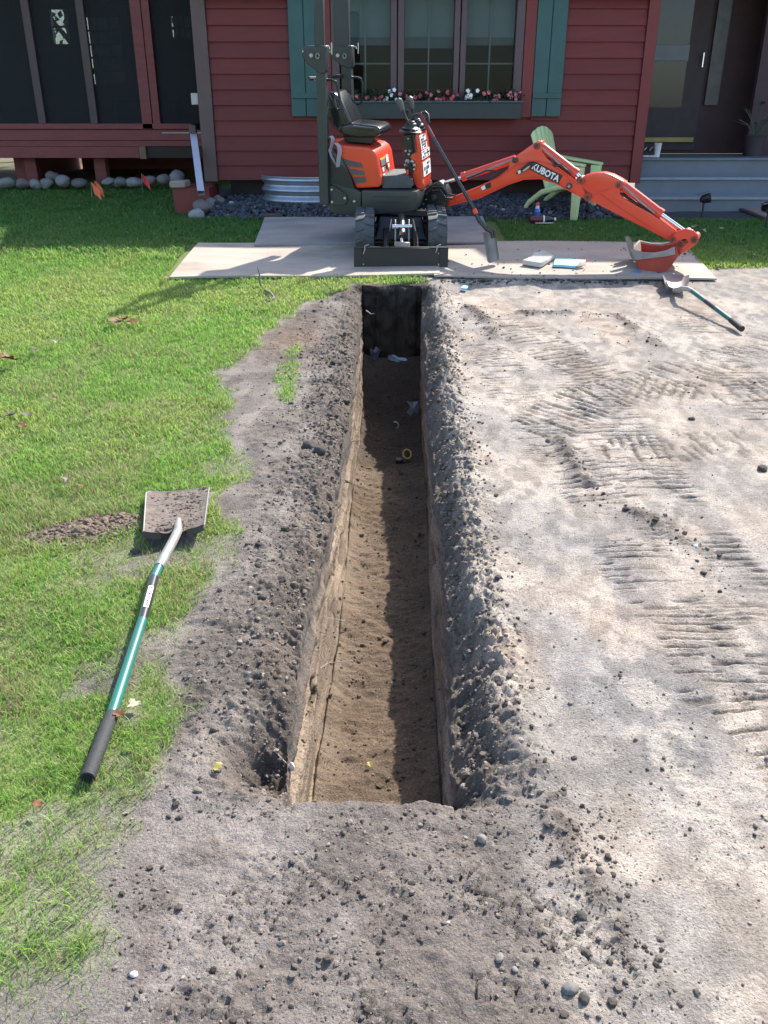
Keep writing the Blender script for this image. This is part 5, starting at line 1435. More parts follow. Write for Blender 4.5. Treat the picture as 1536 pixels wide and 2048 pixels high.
MB().tube(S(C3([(190, 352), (240, 332), (290, 310), (340, 312), (352, 320), (320, 340), (300, 345)]), VB - .04), .008, 6).build('hydraulic_hose', MBK, boom)
# bucket linkage
lk = plate('bucket_link', C3([(1240, 648), (1262, 622), (1300, 610), (1345, 614), (1372, 640), (1378, 660), (1362, 688), (1322, 716), (1280, 742), (1252, 735), (1258, 705), (1290, 700), (1322, 680), (1318, 665), (1300, 660), (1275, 672), (1250, 672)]), -.09, .025, MOR, exc, .004)
plate('far_plate', C3([(1240, 648), (1262, 622), (1300, 610), (1345, 614), (1372, 640), (1378, 660), (1362, 688), (1322, 716), (1280, 742), (1252, 735), (1258, 705), (1290, 700), (1322, 680), (1318, 665), (1300, 660), (1275, 672), (1250, 672)]), .065, .025, MOR, lk, .004)
for x, y, r_ in ((1243, 664, .026), (1280, 686, .032), (1351, 666, .032), (1264, 735, .03)):
    c = S(C3([(x, y)]), -.10)[0]
    MB().lathe(c, EV, [(r_, 0), (r_, .2)], 14).build('link_pin', MORD, lk)
    MB().lathe(c - EV * .006, EV, [(r_ * .55, 0), (r_ * .6, .006)], 12).build('pin_end', MPIN, lk)
# bucket: open shell with side cutters and dirty teeth
VK0, VK1 = -.185, .185
prof = C3([(1035, 722), (1046, 766), (1066, 806), (1080, 836), (1120, 844), (1165, 846), (1190, 838), (1215, 822), (1242, 790), (1268, 752), (1262, 722)])
def shell(prof, v0, v1, t):
    P = S(prof, v0); Q = [p + EV * (v1 - v0) for p in P]
    c = sum(P, Vector((0, 0, 0))) / len(P)
    I = [p + ((c + EZ * .05) - p).normalized() * t for p in P]; J = [p + EV * (v1 - v0) for p in I]
    n = len(P); vs = P + Q + I + J; fs = []
    for i in range(n - 1):
        fs += [(i, i + 1, n + i + 1, n + i), (2 * n + i, 3 * n + i, 3 * n + i + 1, 2 * n + i + 1)]
    fs += [(0, n, 3 * n, 2 * n), (n - 1, 3 * n - 1, 4 * n - 1, 2 * n - 1)]
    fs += [(i, 2 * n + i, 2 * n + i + 1, i + 1) for i in range(n - 1)] + [(n + i, n + i + 1, 3 * n + i + 1, 3 * n + i) for i in range(n - 1)]
    return MB().add(vs, fs)
bkt = shell(prof, VK0 + .012, VK1 - .012, .014).build('bucket', MORD, exc)
sd = C3([(1035, 720), (1090, 736), (1150, 742), (1210, 730), (1245, 712), (1262, 702), (1268, 752), (1242, 790), (1215, 822), (1190, 838), (1165, 846), (1120, 844), (1080, 836), (1066, 806), (1046, 766)])
plate('side_wall', sd, VK0, .012, MORD, bkt, .002)
MB().prism([p + EV * (VK1 - VK0 - .012) for p in S(sd, VK0)], EV * .012).build('side_wall', MORD, bkt, .002)
ct = C3([(1026, 712), (1090, 728), (1150, 731), (1212, 718), (1250, 700), (1256, 740), (1200, 752), (1150, 758), (1090, 766), (1046, 768)])
plate('side_cutter', ct, VK0 - .014, .013, MGREY, bkt, .003)
MB().prism([p + EV * (VK1 - VK0 + .002) for p in S(ct, VK0)], EV * .013).build('side_cutter', MGREY, bkt, .003)
MDT = mat('dirty_steel', (.23, .19, .155), .8, .1, var=.3, scale=25, bump=.5, bscale=80, dirt=(.30, .24, .18), dirt_amt=.6)
for v in (VK0 - .005, -.07, .06, VK1 - .055):
    MB().prism(S(C3([(1030, 760), (1018, 722), (1008, 690), (997, 655), (1003, 645), (1022, 662), (1034, 690), (1042, 725), (1052, 765)]), v), EV * .06).build('bucket_tooth', MDT, bkt, .006)
MB().prism(S(C3([(1026, 712), (1040, 708), (1056, 770), (1046, 772)]), VK0 + .02), EV * (VK1 - VK0 - .04)).build('cutting_edge', MDT, bkt, .004)
for v in (-.10, .08):
    MB().prism(S(C3([(1262, 700), (1225, 712), (1240, 760), (1275, 742), (1295, 690), (1282, 668), (1265, 676)]), v), EV * .02).build('bucket_ear', MORD, bkt, .003)
# ---------------------------------------------------------------- shovels
MGRN = mat('green_fibreglass', (.007, .125, .098), .38, var=.15, coat=.15, dirt=(.05, .10, .08), dirt_amt=.4)
MGRIP = mat('foam_grip', (.022, .024, .026), .75, var=.2, scale=40, bump=.3, bscale=200)
MSTL = mat('worn_steel', (.34, .325, .31), .42, .45, var=.2, scale=14, dirt=(.22, .175, .145), dirt_amt=.8)
MSOILY = mat('soil_caked_steel', (.125, .10, .082), .9, var=.3, scale=22, bump=.9, bscale=55, dirt=(.19, .16, .14), dirt_amt=.6)
def scoop(name, C, m, parent, side=.03, dish=.012, th=.004, n=14, shoulder=.03, tip=.05):
    """C: back left, back right, front right, front left (world); side walls rise, the back edge turns up"""
    A, B, Cc, D = [Vector(c) for c in C]
    nrm = (B - A).cross(D - A).normalized()
    if nrm.z < 0: nrm = -nrm
    top = []
    for j in range(n + 1):
        for i in range(n + 1):
            u, v = i / n, j / n
            cr = .10                                    # rounded front corners
            vv = v
            if v > .9: 
                e = max(0, abs(u - .5) * 2 - .86) / .14
                vv = v - e ** 2 * .05
            if tip > .05: vv = v - v ** 3 * (abs(u - .5) * 2) ** 2.4 * tip
            p = (A * (1 - u) + B * u) * (1 - vv) + (D * (1 - u) + Cc * u) * vv
            e = abs(u - .5) * 2
            h = side * max(0, (e - .62) / .38) ** 1.6 - dish * (1 - e ** 2)
            h += .03 * math.exp(-((u - .5) / .07) ** 2) * max(0, 1 - v / .35) ** 1.0      # the spine running in from the socket
            h += shoulder * max(0, (.10 - v) / .10) ** 1.5 * (1 - math.exp(-((u - .5) / .12) ** 2))
            top.append(p + nrm * h)
    k = (n + 1) ** 2
    vs = top + [p - nrm * th for p in top]; fs = []
    for j in range(n):
        for i in range(n):
            a = j * (n + 1) + i
            fs += [(a, a + 1, a + n + 2, a + n + 1), (k + a, k + a + n + 1, k + a + n + 2, k + a + 1)]
    rim = [i for i in range(n)] + [j * (n + 1) + n for j in range(n)] + [n * (n + 1) + n - i for i in range(n)] + [(n - j) * (n + 1) for j in range(n)]
    for q in range(len(rim)):
        a, b = rim[q], rim[(q + 1) % len(rim)]
        fs.append((a, k + a, k + b, b))
    return MB().add(vs, fs).build(name, m, parent, ang=50), top, nrm
# the square shovel lying on the lawn
gl = lambda px, py, h: gnd(px, py, h)
sh = thing('square_shovel', 'green handled square shovel lying on the lawn with soil caked blade', 'shovel', gl(345, 1085, .0))
bc = [gl(287, 1076, .05), gl(408, 1062, .05), gl(419, 974, .035), gl(293, 984, .035)]
o, top, nr = scoop('blade', bc, MSOILY, sh, side=.008, dish=.008, shoulder=.022)
SQ = np.array([p[:] for p in top]).reshape(15, 15, 3)
n = 14
edge = [top[j * 15] for j in range(15)] + [top[14 * 15 + i] for i in range(1, 15)] + [top[j * 15 + 14] for j in range(13, -1, -1)]
MB().tube([p - nr * .001 for p in edge], .0032, 6).build('bright_rim', mat('rim_steel', (.30, .285, .27), .5, .5), sh)
for (i0, i1) in ((0, 4), (10, 14)):
    q = top[i0:i1 + 1]
    vs = [p for p in q] + [p - nr * .026 + Vector((0, -.004, 0)) for p in q]
    m_ = len(q)
    MB().add(vs + [p + Vector((0, .004, 0)) for p in vs], [(i, i + 1, m_ + i + 1, m_ + i) for i in range(m_ - 1)] + [(2 * m_ + i, 3 * m_ + i, 3 * m_ + i + 1, 2 * m_ + i + 1) for i in range(m_ - 1)]).build('rolled_step', mat('step_dark', (.06, .05, .045), .6), sh)
shaft = [(357, 1040, .062), (356, 1062, .075), (346, 1082, .082), (332, 1108, .075), (318, 1134, .068), (308, 1156, .062), (285, 1240, .05), (224, 1428, .034), (175, 1556, .028)]
SHP = [gl(*p) for p in shaft]
MB().tube(SHP[:5], [.012, .018, .0185, .0185, .019], 14).build('socket', MSTL, sh)
MB().tube([SHP[4], SHP[5]], .0165, 14).build('collar', MGRN, sh)
MB().tube([SHP[5], SHP[6]], .017, 14).build('black_sleeve', mat('sleeve_black', (.02, .021, .026), .3, coat=.3), sh)
MB().tube([SHP[6], SHP[7]], .0168, 14).build('shaft', MGRN, sh)
gp = MB().tube([SHP[7], SHP[7] * .97 + SHP[8] * .03, SHP[8] * .96 + SHP[7] * .04, SHP[8]], [.0175, .020, .0205, .0195], 16).build('grip', MGRIP, sh)
d_ = (SHP[8] - SHP[7]).normalized()
MB().lathe(SHP[8] + d_ * .0005, d_, [(.013, 0), (.0135, .0012)], 14).build('end_hole_shade', mat('hole_shade_black', (.006, .006, .006), .9), gp)  # flat black disc painted as the shade of a hollow grip end
d_ = (SHP[6] - SHP[5]).normalized(); sx = d_.cross(Vector((0, 0, 1))).normalized(); nz = sx.cross(d_)
c_ = SHP[5] * .46 + SHP[6] * .54
lb = MB()
for a0 in range(-3, 3):
    t0, t1 = a0 * .17, (a0 + 1) * .17
    r_ = .0178
    q = [c_ + (sx * math.sin(t) + nz * math.cos(t)) * r_ for t in (t0 - .25, t1 - .25)]
    h = d_ * (.5 * (SHP[6] - SHP[5]).length * .5)
    lb.add([q[0] - h, q[1] - h, q[1] + h, q[0] + h], [(0, 1, 2, 3)])
lab_ = lb.build('sticker', MWHT, sh)
for k in range(9):
    t = -.42 + k * .105
    p = c_ + d_ * t * (SHP[6] - SHP[5]).length * .5 + (sx * math.sin(-.3) + nz * math.cos(-.3)) * .0181
    MB().obox(p, d_, sx, nz, .006 if k % 3 else .009, .007, .0006).build('print_mark', MTXT, lab_)
# soil left on the blade
def bilin(a, b):
    i, j = min(13, int(b * 14)), min(13, int(a * 14)); fb_, fa = b * 14 - i, a * 14 - j
    return (SQ[i, j] * (1 - fa) + SQ[i, j + 1] * fa) * (1 - fb_) + (SQ[i + 1, j] * (1 - fa) + SQ[i + 1, j + 1] * fa) * fb_
pts_ = np.array([bilin(rng.beta(2, 1.6), rng.beta(2.2, 1.4)) for _ in range(420)] + [bilin(rng.uniform(.2, .45), rng.uniform(.08, .3)) for _ in range(90)] + [bilin(rng.uniform(.58, .85), rng.uniform(.08, .3)) for _ in range(110)])
cs = scatter('caked_soil', pts_[:, 0], pts_[:, 1], rng.gamma(1.4, .0019, len(pts_)) + .001, np.array([.11, .087, .072]) * rng.uniform(.5, 1.3, (len(pts_), 1)), MATS['crumb'], zs=pts_[:, 2], flat=.6)
cs.parent = sh; cs.location = -sh.location
# the shovel on the bare drive
s2 = thing('scoop_shovel', 'green handled shovel lying on the bare drive beside the bucket', 'shovel', gl(1350, 585, 0))
o, top, nr = scoop('blade', [gl(1330, 582, .045), gl(1376, 580, .05), gl(1378, 544, .05), gl(1320, 543, .06)], MSTL, s2, side=.04, dish=.02, shoulder=.045, tip=.42)
pth = [(1349, 581, .05), (1356, 580, .085), (1366, 577, .115), (1376, 578, .12), (1384, 582, .115), (1400, 594, .10), (1430, 616, .075), (1462, 640, .045), (1484, 658, .03)]
SHP = [gl(*p) for p in pth]
MB().tube(SHP[:5], [.02, .022, .020, .019, .019], 12).build('socket', MSTL, s2)
MB().tube([SHP[4], SHP[5], SHP[6]], .0175, 12).build('shaft', MGRN, s2)
MB().tube([SHP[5] * .6 + SHP[6] * .4, SHP[6]], .0185, 12).build('black_sleeve', MATS['sleeve_black'], s2)
MB().tube([SHP[6], SHP[7]], .0175, 12).build('shaft', MGRN, s2)
MB().tube([SHP[7], SHP[8]], [.021, .022], 14).build('grip', MGRIP, s2)
# the shovel leaning on the boom
tip = at(985, 526, 8.06); tip.z = gz(8.06) + .03; topv = at(840, 228, 8.30)
s3 = thing('garden_spade', 'red and black D handled spade leaning against the boom with blade down on plywood', 'shovel', tip)
def ln_(px, py, t): return at(px, py, tip.y + (topv.y - tip.y) * t)
A, B = ln_(839, 226, 1.0), ln_(866, 275, .84)
MRW = mat('maroon_grip', (.16, .02, .03), .45)
MB().tube([A, B], [.021, .019], 12).build('red_shaft_top', MRW, s3)
Cc = ln_(948, 418, .33); Dd = ln_(958, 441, .27)
MB().tube([B, Cc], .0175, 12).build('shaft', mat('shaft_black', (.016, .018, .024), .25, coat=.4), s3)
MB().tube([Cc, Cc * .6 + Dd * .4], .021, 12).build('red_collar', MOR, s3)
MB().tube([Cc * .6 + Dd * .4, Dd, ln_(972, 458, .215), ln_(984, 464, .195), ln_(986, 476, .16)], [.018, .019, .019, .017, .012], 12).build('socket', MATS['shaft_black'], s3)
hd = [ln_(822, 262, .88), ln_(820, 240, .96), ln_(826, 231, 1.0), ln_(836, 229, 1.0), ln_(851, 224, 1.0), ln_(856, 229, .99), ln_(858, 246, .93)]
MB().tube(hd, .012, 8).build('handle', MBK, s3)
bl_ = [ln_(968, 466, .20), ln_(992, 459, .215), ln_(1000, 517, .03), ln_(977, 527, .0)]
bl_[0] = bl_[0] + Vector((0, .04, 0)); bl_[3] = bl_[3] + Vector((0, .0, 0))
o, top, nr = scoop('blade', bl_, mat('spade_steel', (.27, .255, .24), .5, .3, var=.2, scale=12, dirt=(.2, .16, .13), dirt_amt=.7), s3, side=.03, dish=.03, shoulder=.02)

# ---------------------------------------------------------------- the green chair
foot = at(1149, 431, 10.12); foot.z = gz(10.12) + .01
ca = R(-33)
F_, L_ = Vector((math.cos(ca), math.sin(ca), 0)), Vector((-math.sin(ca), math.cos(ca), 0))
ch0 = foot + L_ * .27 - F_ * .24
chair = thing('garden_chair', 'pale green plastic slatted garden chair on the gravel behind the boom', 'chair', ch0)
MCHR = mat('green_plastic', (.50, .66, .32), .4, var=.06, dirt=(.42, .56, .27), dirt_amt=.4)
def cp_(f, l, z): return ch0 + F_ * f + L_ * l + Vector((0, 0, z))
for sd in (1, -1):
    y = .27 * sd
    MB().hexa([cp_(.20, y - .035, 0), cp_(.27, y - .035, 0), cp_(.27, y + .035, 0), cp_(.20, y + .035, 0), cp_(.19, y - .045, .56), cp_(.30, y - .045, .56), cp_(.30, y + .045, .56), cp_(.19, y + .045, .56)]).build('leg', MCHR, chair, .012, 2)
    MB().tube([cp_(-.44, y * .92, .0), cp_(-.33, y * .95, .17), cp_(-.18, y * .98, .28), cp_(.02, y, .34), cp_(.22, y, .36)], [.022, .028, .032, .032, .03], 8).build('leg', MCHR, chair)
    MB().prism([cp_(.31, y - .045, .56), cp_(.31, y + .045, .56), cp_(-.05, y + .032, .60), cp_(-.27, y + .02, .64), cp_(-.27, y - .02, .64), cp_(-.05, y - .032, .60)], (0, 0, .028)).build('armrest', MCHR, chair, .010, 2)
for k in range(5):
    u0 = -.235 + k * .094
    b0, b1 = u0, u0 + .088
    t0, t1 = b0 * 1.28, b1 * 1.28
    hh = .96 - .9 * ((t0 + t1) / 2) ** 2
    h0, h1 = .965 - .95 * t0 ** 2, .965 - .95 * t1 ** 2
    pts = [cp_(-.12, b0, .27), cp_(-.12, b1, .27), cp_(-.24, b1 * 1.12, .62), cp_(-.33, t1, h1), cp_(-.333, (t0 + t1) / 2, hh + .008), cp_(-.33, t0, h0), cp_(-.24, b0 * 1.12, .62)]
    back = F_ * -.02
    MB().prism(pts, back).build('slat', MCHR, chair, .004)
for k in range(5):
    u0 = -.235 + k * .094
    MB().prism([cp_(.29, u0, .335), cp_(.29, u0 + .088, .335), cp_(.20, u0 + .088, .375), cp_(-.12, u0 + .086, .285), cp_(-.12, u0 + .002, .285), cp_(.20, u0, .375)], (0, 0, .018)).build('slat', MCHR, chair, .004)
MB().prism([cp_(.29, -.26, .26), cp_(.29, .26, .26), cp_(.29, .26, .35), cp_(.29, -.26, .35)], F_ * .02).build('front_apron', MCHR, chair, .006)
MB().prism([cp_(-.285, -.29, .56), cp_(-.285, .29, .56), cp_(-.30, .29, .62), cp_(-.30, -.29, .62)], F_ * -.02).build('back_rail', MCHR, chair, .006)

# ---------------------------------------------------------------- bottles by the chair
p = at(1073, 441, 9.98); p.z = gz(9.98) + .02
bt = thing('sports_bottle', 'clear blue drink bottle with orange cap standing at the gravel edge', 'bottle', p)
MBLU = mat('blue_drink', (.03, .10, .42), .15, var=.15, coat=.5); MCLR = mat('clear_plastic', (.45, .6, .72), .12, var=.1, coat=.5)
MB().lathe(p, (0, 0, 1), [(.03, 0), (.036, .01), (.036, .06), (.032, .08), (.036, .10), (.034, .125), (.026, .14)], 16).build('body', MBLU, bt)
MB().lathe(p + Vector((0, 0, .141)), (0, 0, 1), [(.026, 0), (.021, .02), (.018, .03)], 14).build('neck', MCLR, bt)
MB().lathe(p + Vector((0, 0, .172)), (0, 0, 1), [(.021, 0), (.021, .026), (.017, .03)], 14).build('cap', mat('cap_orange', (.7, .10, .04), .4), bt)
text_mesh('letter', 'G', MWHT, [c for c in bt.children if c.name.startswith('body')][0], p + Vector((0, -.0375, .055)), (1, 0, 0), (0, 0, 1), .032)
q = at(1072, 437, 9.93); q.z = gz(9.93) + .055
b2 = thing('soda_bottle', 'dark red labelled plastic bottle lying on its side behind the blue bottle', 'bottle', q)
ax = Vector((1, .05, 0)).normalized()
MB().lathe(q - ax * .08, ax, [(.02, 0), (.04, .015), (.042, .09), (.042, .155)], 16).build('body', mat('maroon_label', (.075, .012, .02), .35, coat=.3), b2)
MB().lathe(q + ax * .0755, ax, [(.0425, 0), (.0425, .016)], 16).build('white_band', MWHT, b2)
MB().lathe(q + ax * .092, ax, [(.042, 0), (.040, .05), (.026, .09), (.016, .11)], 16).build('shoulder', mat('cola_dark', (.012, .010, .014), .15, coat=.5), b2)
MB().lathe(q + ax * .203, ax, [(.017, 0), (.017, .02)], 12).build('cap', MWHT, b2)
q = at(1078, 447, 9.86); q.z = gz(9.86) + .03
tag(MB().obox(q + Vector((.06, 0, .0)), (1, .05, 0), (-.05, 1, 0), (0, 0, 1), .20, .06, .006).build('paper_scrap', mat('paper_white', (.5, .5, .5), .7), None, .002), 'thin pale scrap lying in the grass in front of the two bottles', 'scrap')

# ---------------------------------------------------------------- marker flags
def flag(px, py, Y, m, lab, lean, sz):
    p = at(px, py, Y); g = Vector((p.x, Y, surf_z(p.x, Y)))
    t = thing('marker_flag', lab, 'flag', g, 'marker flags on the lawn')
    topp = Vector((p.x + lean * .02, Y, max(p.z, g.z + .10)))
    MB().tube([g, topp], .003, 5).build('wire', mat('flag_wire', (.3, .3, .3), .4, .8), t)
    vs, fs = [], []
    for j in range(5):
        for i in range(5):
            u, v = i / 4, j / 4
            vs.append(topp + Vector((lean * u * sz * .7 + .12 * sz * v * lean, .02 * math.sin(u * 4 + v), -v * sz * (1 - .15 * u) - u * sz * .75)))
    for j in range(4):
        for i in range(4): a = j * 5 + i; fs.append((a, a + 1, a + 6, a + 5))
    k = len(vs); vs += [v + Vector((0, .002, 0)) for v in vs]; fs += [tuple(x + k for x in f[::-1]) for f in fs]
    MB().add(vs, fs).build('flag_cloth', m, t)
MFO = mat('flag_orange', (.85, .16, .06), .5, var=.1); MFR = mat('flag_red', (.60, .02, .03), .5, var=.1)
flag(179, 364, 11.45, MFO, 'orange marker flag, left of the two drooping side by side', 1, .14)
flag(186, 361, 11.55, MFO, 'orange marker flag, right of the two drooping side by side', 1, .13)
flag(280, 347, 11.75, MFR, 'single red marker flag on the shaded lawn by the stones', 1, .125)

# ---------------------------------------------------------------- trash on the plywood and the drive
def onto(px, py, lift=.0): return gnd(px, py, lift)
c0 = onto(1085, 528, .035)
def P_(px, py, h): return gnd(px, py, h)
tag(MB().prism([P_(1043, 530, .028), P_(1062, 522, .028), P_(1066, 514, .028), P_(1088, 510, .028), P_(1108, 520, .028), P_(1082, 536, .028)], (0, 0, .045)).build('board_chunk', mat('plaster_white', (.5, .48, .44), .8, var=.12, bump=.4, bscale=40, dirt=(.30, .24, .17), dirt_amt=.5), None, .008),
    'broken thick white chunk lying on the plywood beside the blue piece', 'rubble')
tag(MB().prism([P_(1106, 534, .03), P_(1110, 521, .03), P_(1140, 522, .03), P_(1172, 524, .03), P_(1166, 532, .03), P_(1150, 537, .03), P_(1126, 535, .03)], (0, 0, .022)).build('foam_sheet', mat('foam_blue', (.24, .56, .72), .7, var=.12, bump=.3, dirt=(.35, .38, .38), dirt_amt=.6), None, .004),
    'torn bright blue foam sheet lying flat on the plywood', 'rubble')
tag(MB().prism([P_(1154, 534, .05), P_(1172, 531, .05), P_(1170, 522, .075), P_(1160, 524, .075)], (0, .01, .012)).build('foam_flap', mat('flap_tan', (.36, .34, .27), .8), None, .002), 'curled tan flap at the right end of the blue foam sheet', 'rubble')
tag(MB().prism([P_(1262, 545, .03), P_(1281, 548, .03), P_(1282, 542, .03), P_(1268, 541, .03)], (0, 0, .008)).build('foam_scrap', mat('foam_blue2', (.10, .22, .42), .7), None, .002), 'small dark blue scrap lying under the bucket edge', 'scrap')
tag(MB().prism([P_(921, 579, .01), P_(933, 580, .01), P_(936, 575, .01), P_(926, 573, .01)], (0, 0, .014)).build('foam_scrap', MATS['foam_blue'], None, .003), 'small light blue scrap on the bare soil right of the trench head', 'scrap')
xs, ys = [], []
for _ in range(240):
    px = random.gauss(1150, 130) if random.random() < .7 else random.uniform(890, 1300); py = random.uniform(495, 553)
    g = gnd(px, py, .03)
    if px > 1400 - (py - 490) * .0 : continue
    xs.append(g.x); ys.append(g.y)
n = len(xs); xs, ys = np.array(xs), np.array(ys)
scatter('soil_on_plywood', xs, ys, rng.gamma(1.3, .0032, n) + .002, np.array([.13, .105, .085]) * rng.uniform(.6, 1.6, (n, 1)), MATS['crumb'], zs=np.interp(ys, PROF_Y, PROF_Z) + .026)

# ---------------------------------------------------------------- things down in the trench
tx, ty = .155, 5.35
tz = surf_z(tx, ty)
tm = thing('tape_measure', 'black tape measure with a yellow ring on the trench floor', 'tape measure', (tx, ty, tz))
c = Vector((tx, ty, tz + .055))
nn = Vector((.1, -.75, .65)).normalized(); a_ = nn.cross(Vector((0, 0, 1))).normalized(); b_ = a_.cross(nn)
MB().tube([c + (a_ * .027 * math.cos(t) - b_ * .032 * math.sin(t)) for t in np.linspace(0, 6.2832, 22)], .006, 8).build('yellow_ring', mat('tape_yellow', (.50, .38, .06), .5), tm)
MB().lathe(c - nn * .03, nn, [(.022, 0), (.028, .01), (.028, .026), (.02, .03)], 18).build('case', MBK, tm)
MB().obox(c - nn * .02 + Vector((-.05, -.03, -.03)), (1, 0, 0), (0, 1, 0), (0, 0, 1), .05, .06, .03).build('clip', MBK, tm, .006)
MPL = mat('blue_plastic_film', (.32, .42, .52), .5, var=.3, scale=20)
def debris(name, px, py, Y, pts, m, lab, cat):
    c = at(px, py, Y)
    vs = [c + Vector((x, -.01 + .03 * math.sin(x * 40 + z * 25), z)) for x, z in pts]; k = len(vs)
    cen = sum(vs, Vector((0, 0, 0))) / k + Vector((0, -.015, 0))
    V = vs + [cen] + [v + Vector((0, .004, 0)) for v in vs + [cen]]
    fs = [(i, (i + 1) % k, k) for i in range(k)] + [(k + 1 + (i + 1) % k, k + 1 + i, 2 * k + 1) for i in range(k)]
    return tag(MB().add(V, fs).build(name, m), lab, cat, None)
debris('plastic_strip', 799, 719, 7.12, [(-.10, .035), (-.07, .05), (-.04, .045), (-.01, .02), (.05, .01), (.10, -.03), (.06, -.035), (.0, -.02), (-.06, -.005), (-.10, .0)], MPL, 'torn pale blue plastic strip across the shaded far end of the trench', 'plastic')
debris('plastic_rag', 752, 705, 7.13, [(-.05, .05), (-.02, .02), (.0, .05), (.03, .02), (.05, .04), (.02, -.03), (-.0, -.06), (-.04, -.05), (-.05, -.0)], mat('rag_slate', (.07, .09, .115), .6, var=.4, scale=20), 'dark slate rag in the shaded far end of the trench left of the pale strip', 'plastic')
debris('plastic_scrap', 826, 815, 6.3, [(-.05, .06), (.0, .04), (.04, .05), (.05, .0), (.04, -.05), (.01, -.03), (-.02, -.06), (-.05, -.03), (-.02, .01)], mat('scrap_grey', (.22, .23, .26), .6, var=.5, scale=20), 'crumpled grey plastic scrap against the right trench wall beyond the tape measure', 'plastic')
rr = at(790, 799, 6.5); rr.z = surf_z(rr.x, 6.5) + .02
tag(MB().tube([rr + Vector((.03 * math.cos(t), .0, .03 * math.sin(t))) for t in np.linspace(-1.6, 1.9, 12)], .006, 6).build('plastic_ring', mat('ring_white', (.6, .6, .58), .5)), 'small broken white ring on the dark trench floor', 'scrap')
# roots poking from the cut
MROOT = mat('root_bark', (.16, .12, .09), .85, var=.3, scale=30); MROOTP = mat('root_pale', (.42, .36, .28), .8, var=.2, scale=30)
def root(pts, r, m, lab):
    tag(MB().tube([at(*p) for p in pts], [r] + [r * .8] * (len(pts) - 2) + [r * .3], 6).build('root', m), lab, 'root', 'roots sticking out of the trench walls')
root([(652, 872, 4.55), (668, 880, 4.55), (682, 883, 4.55), (696, 878, 4.6), (712, 868, 4.75)], .005, MROOT, 'upper curved brown root sticking out of the left trench wall')
root([(655, 885, 4.5), (672, 893, 4.5), (690, 890, 4.5), (704, 882, 4.55), (722, 880, 4.6)], .0055, MROOT, 'second curved brown root just below the upper one on the left wall')
root([(646, 943, 4.1), (662, 950, 4.1), (680, 955, 4.15), (696, 963, 4.2), (708, 969, 4.25)], .006, MROOT, 'thick slanting brown root at the middle of the left trench wall')
root([(548, 1500, 1.94), (566, 1520, 1.93), (582, 1535, 1.92), (598, 1552, 1.95)], .0022, MROOTP, 'thin pale root with a white nodule at the near left corner of the trench')
nb = at(584, 1533, 1.915)
tag(rock('root_nodule', nb, .008, .008, .014, mat('nodule_white', (.6, .56, .48), .7), seed=4), 'white nodule hanging on the pale root at the near trench corner', 'root')
root([(690, 1242, 2.9), (668, 1238, 2.9), (648, 1232, 2.85)], .0018, MROOTP, 'short pale rootlet low on the lit left trench wall')
root([(706, 1322, 2.6), (656, 1326, 2.6), (640, 1336, 2.55)], .0018, MROOTP, 'long pale rootlet below the short one on the left trench wall')
root([(896, 1258, 2.9), (912, 1262, 2.85), (928, 1258, 2.85), (942, 1252, 2.9)], .0018, MROOTP, 'thin looping rootlet on the crumbly right lip of the trench')
root([(732, 621, 7.05), (742, 628, 7.0), (750, 627, 6.95)], .005, MROOTP, 'pale rootlet at the far left corner of the trench')

# ---------------------------------------------------------------- sticks, leaves and loose stones
st = gnd(525, 576)
tag(MB().tube([gnd(523, 577), at(519, 560, st.y), at(519, 548, st.y + .02), at(515, 534, st.y + .04)], [.010, .009, .007, .004], 7).build('twig', MROOT), 'dark twig standing upright in the grass in front of the left plywood', 'twig')
tag(MB().tube([gnd(530, 580, .02), gnd(542, 586, .03), gnd(548, 594, .02), gnd(543, 599, .012), gnd(525, 600, .012)], [.011, .010, .009, .007, .004], 7).build('twig', mat('twig_grey', (.20, .17, .15), .85)), 'hooked grey twig lying in the grass below the upright one', 'twig')
LF = {'brown': leaf_mat('leaf_brown', (.17, .085, .035), .25), 'rust': leaf_mat('leaf_rust', (.20, .075, .032), .3), 'grey': leaf_mat('leaf_grey', (.13, .105, .09), .15), 'pale': leaf_mat('leaf_pale', (.42, .40, .28), .3), 'yellow': leaf_mat('leaf_yellow', (.50, .42, .14), .35)}
def leaf(p, size, m, lab, seed, group='fallen leaves'):
    q = random.Random(seed); rot = q.uniform(0, 6.28); ca_, sa_ = math.cos(rot), math.sin(rot)
    out, N_ = [], 18
    mid = []
    for k in range(N_):
        t = k / (N_ - 1)
        w = .36 * math.sin(math.pi * min(1, t * 1.05)) * (1 + .45 * math.sin(t * 20 + seed)) + .02
        mid.append((t - .5, w))
    vs, fs = [], []
    for t, w in mid:
        z0 = .10 * math.cos(t * 5 + seed) + .12
        for s in (-1, 0, 1):
            x, y, z = t, w * s, z0 + (.16 * abs(s) * w / .36 * (1 if seed % 2 else -.2))
            vs.append(p + Vector(((x * ca_ - y * sa_) * size, (x * sa_ + y * ca_) * size, max(.0, z) * size)))
    for k in range(N_ - 1):
        for s in (0, 1):
            a = k * 3 + s; fs.append((a, a + 1, a + 4, a + 3))
    k = len(vs); vs = vs + [v - Vector((0, 0, .0012)) for v in vs]; fs = fs + [tuple(i + k for i in f[::-1]) for f in fs]
    return tag(MB().add(vs, fs).build('fallen_leaf', m), lab, 'leaf', group)
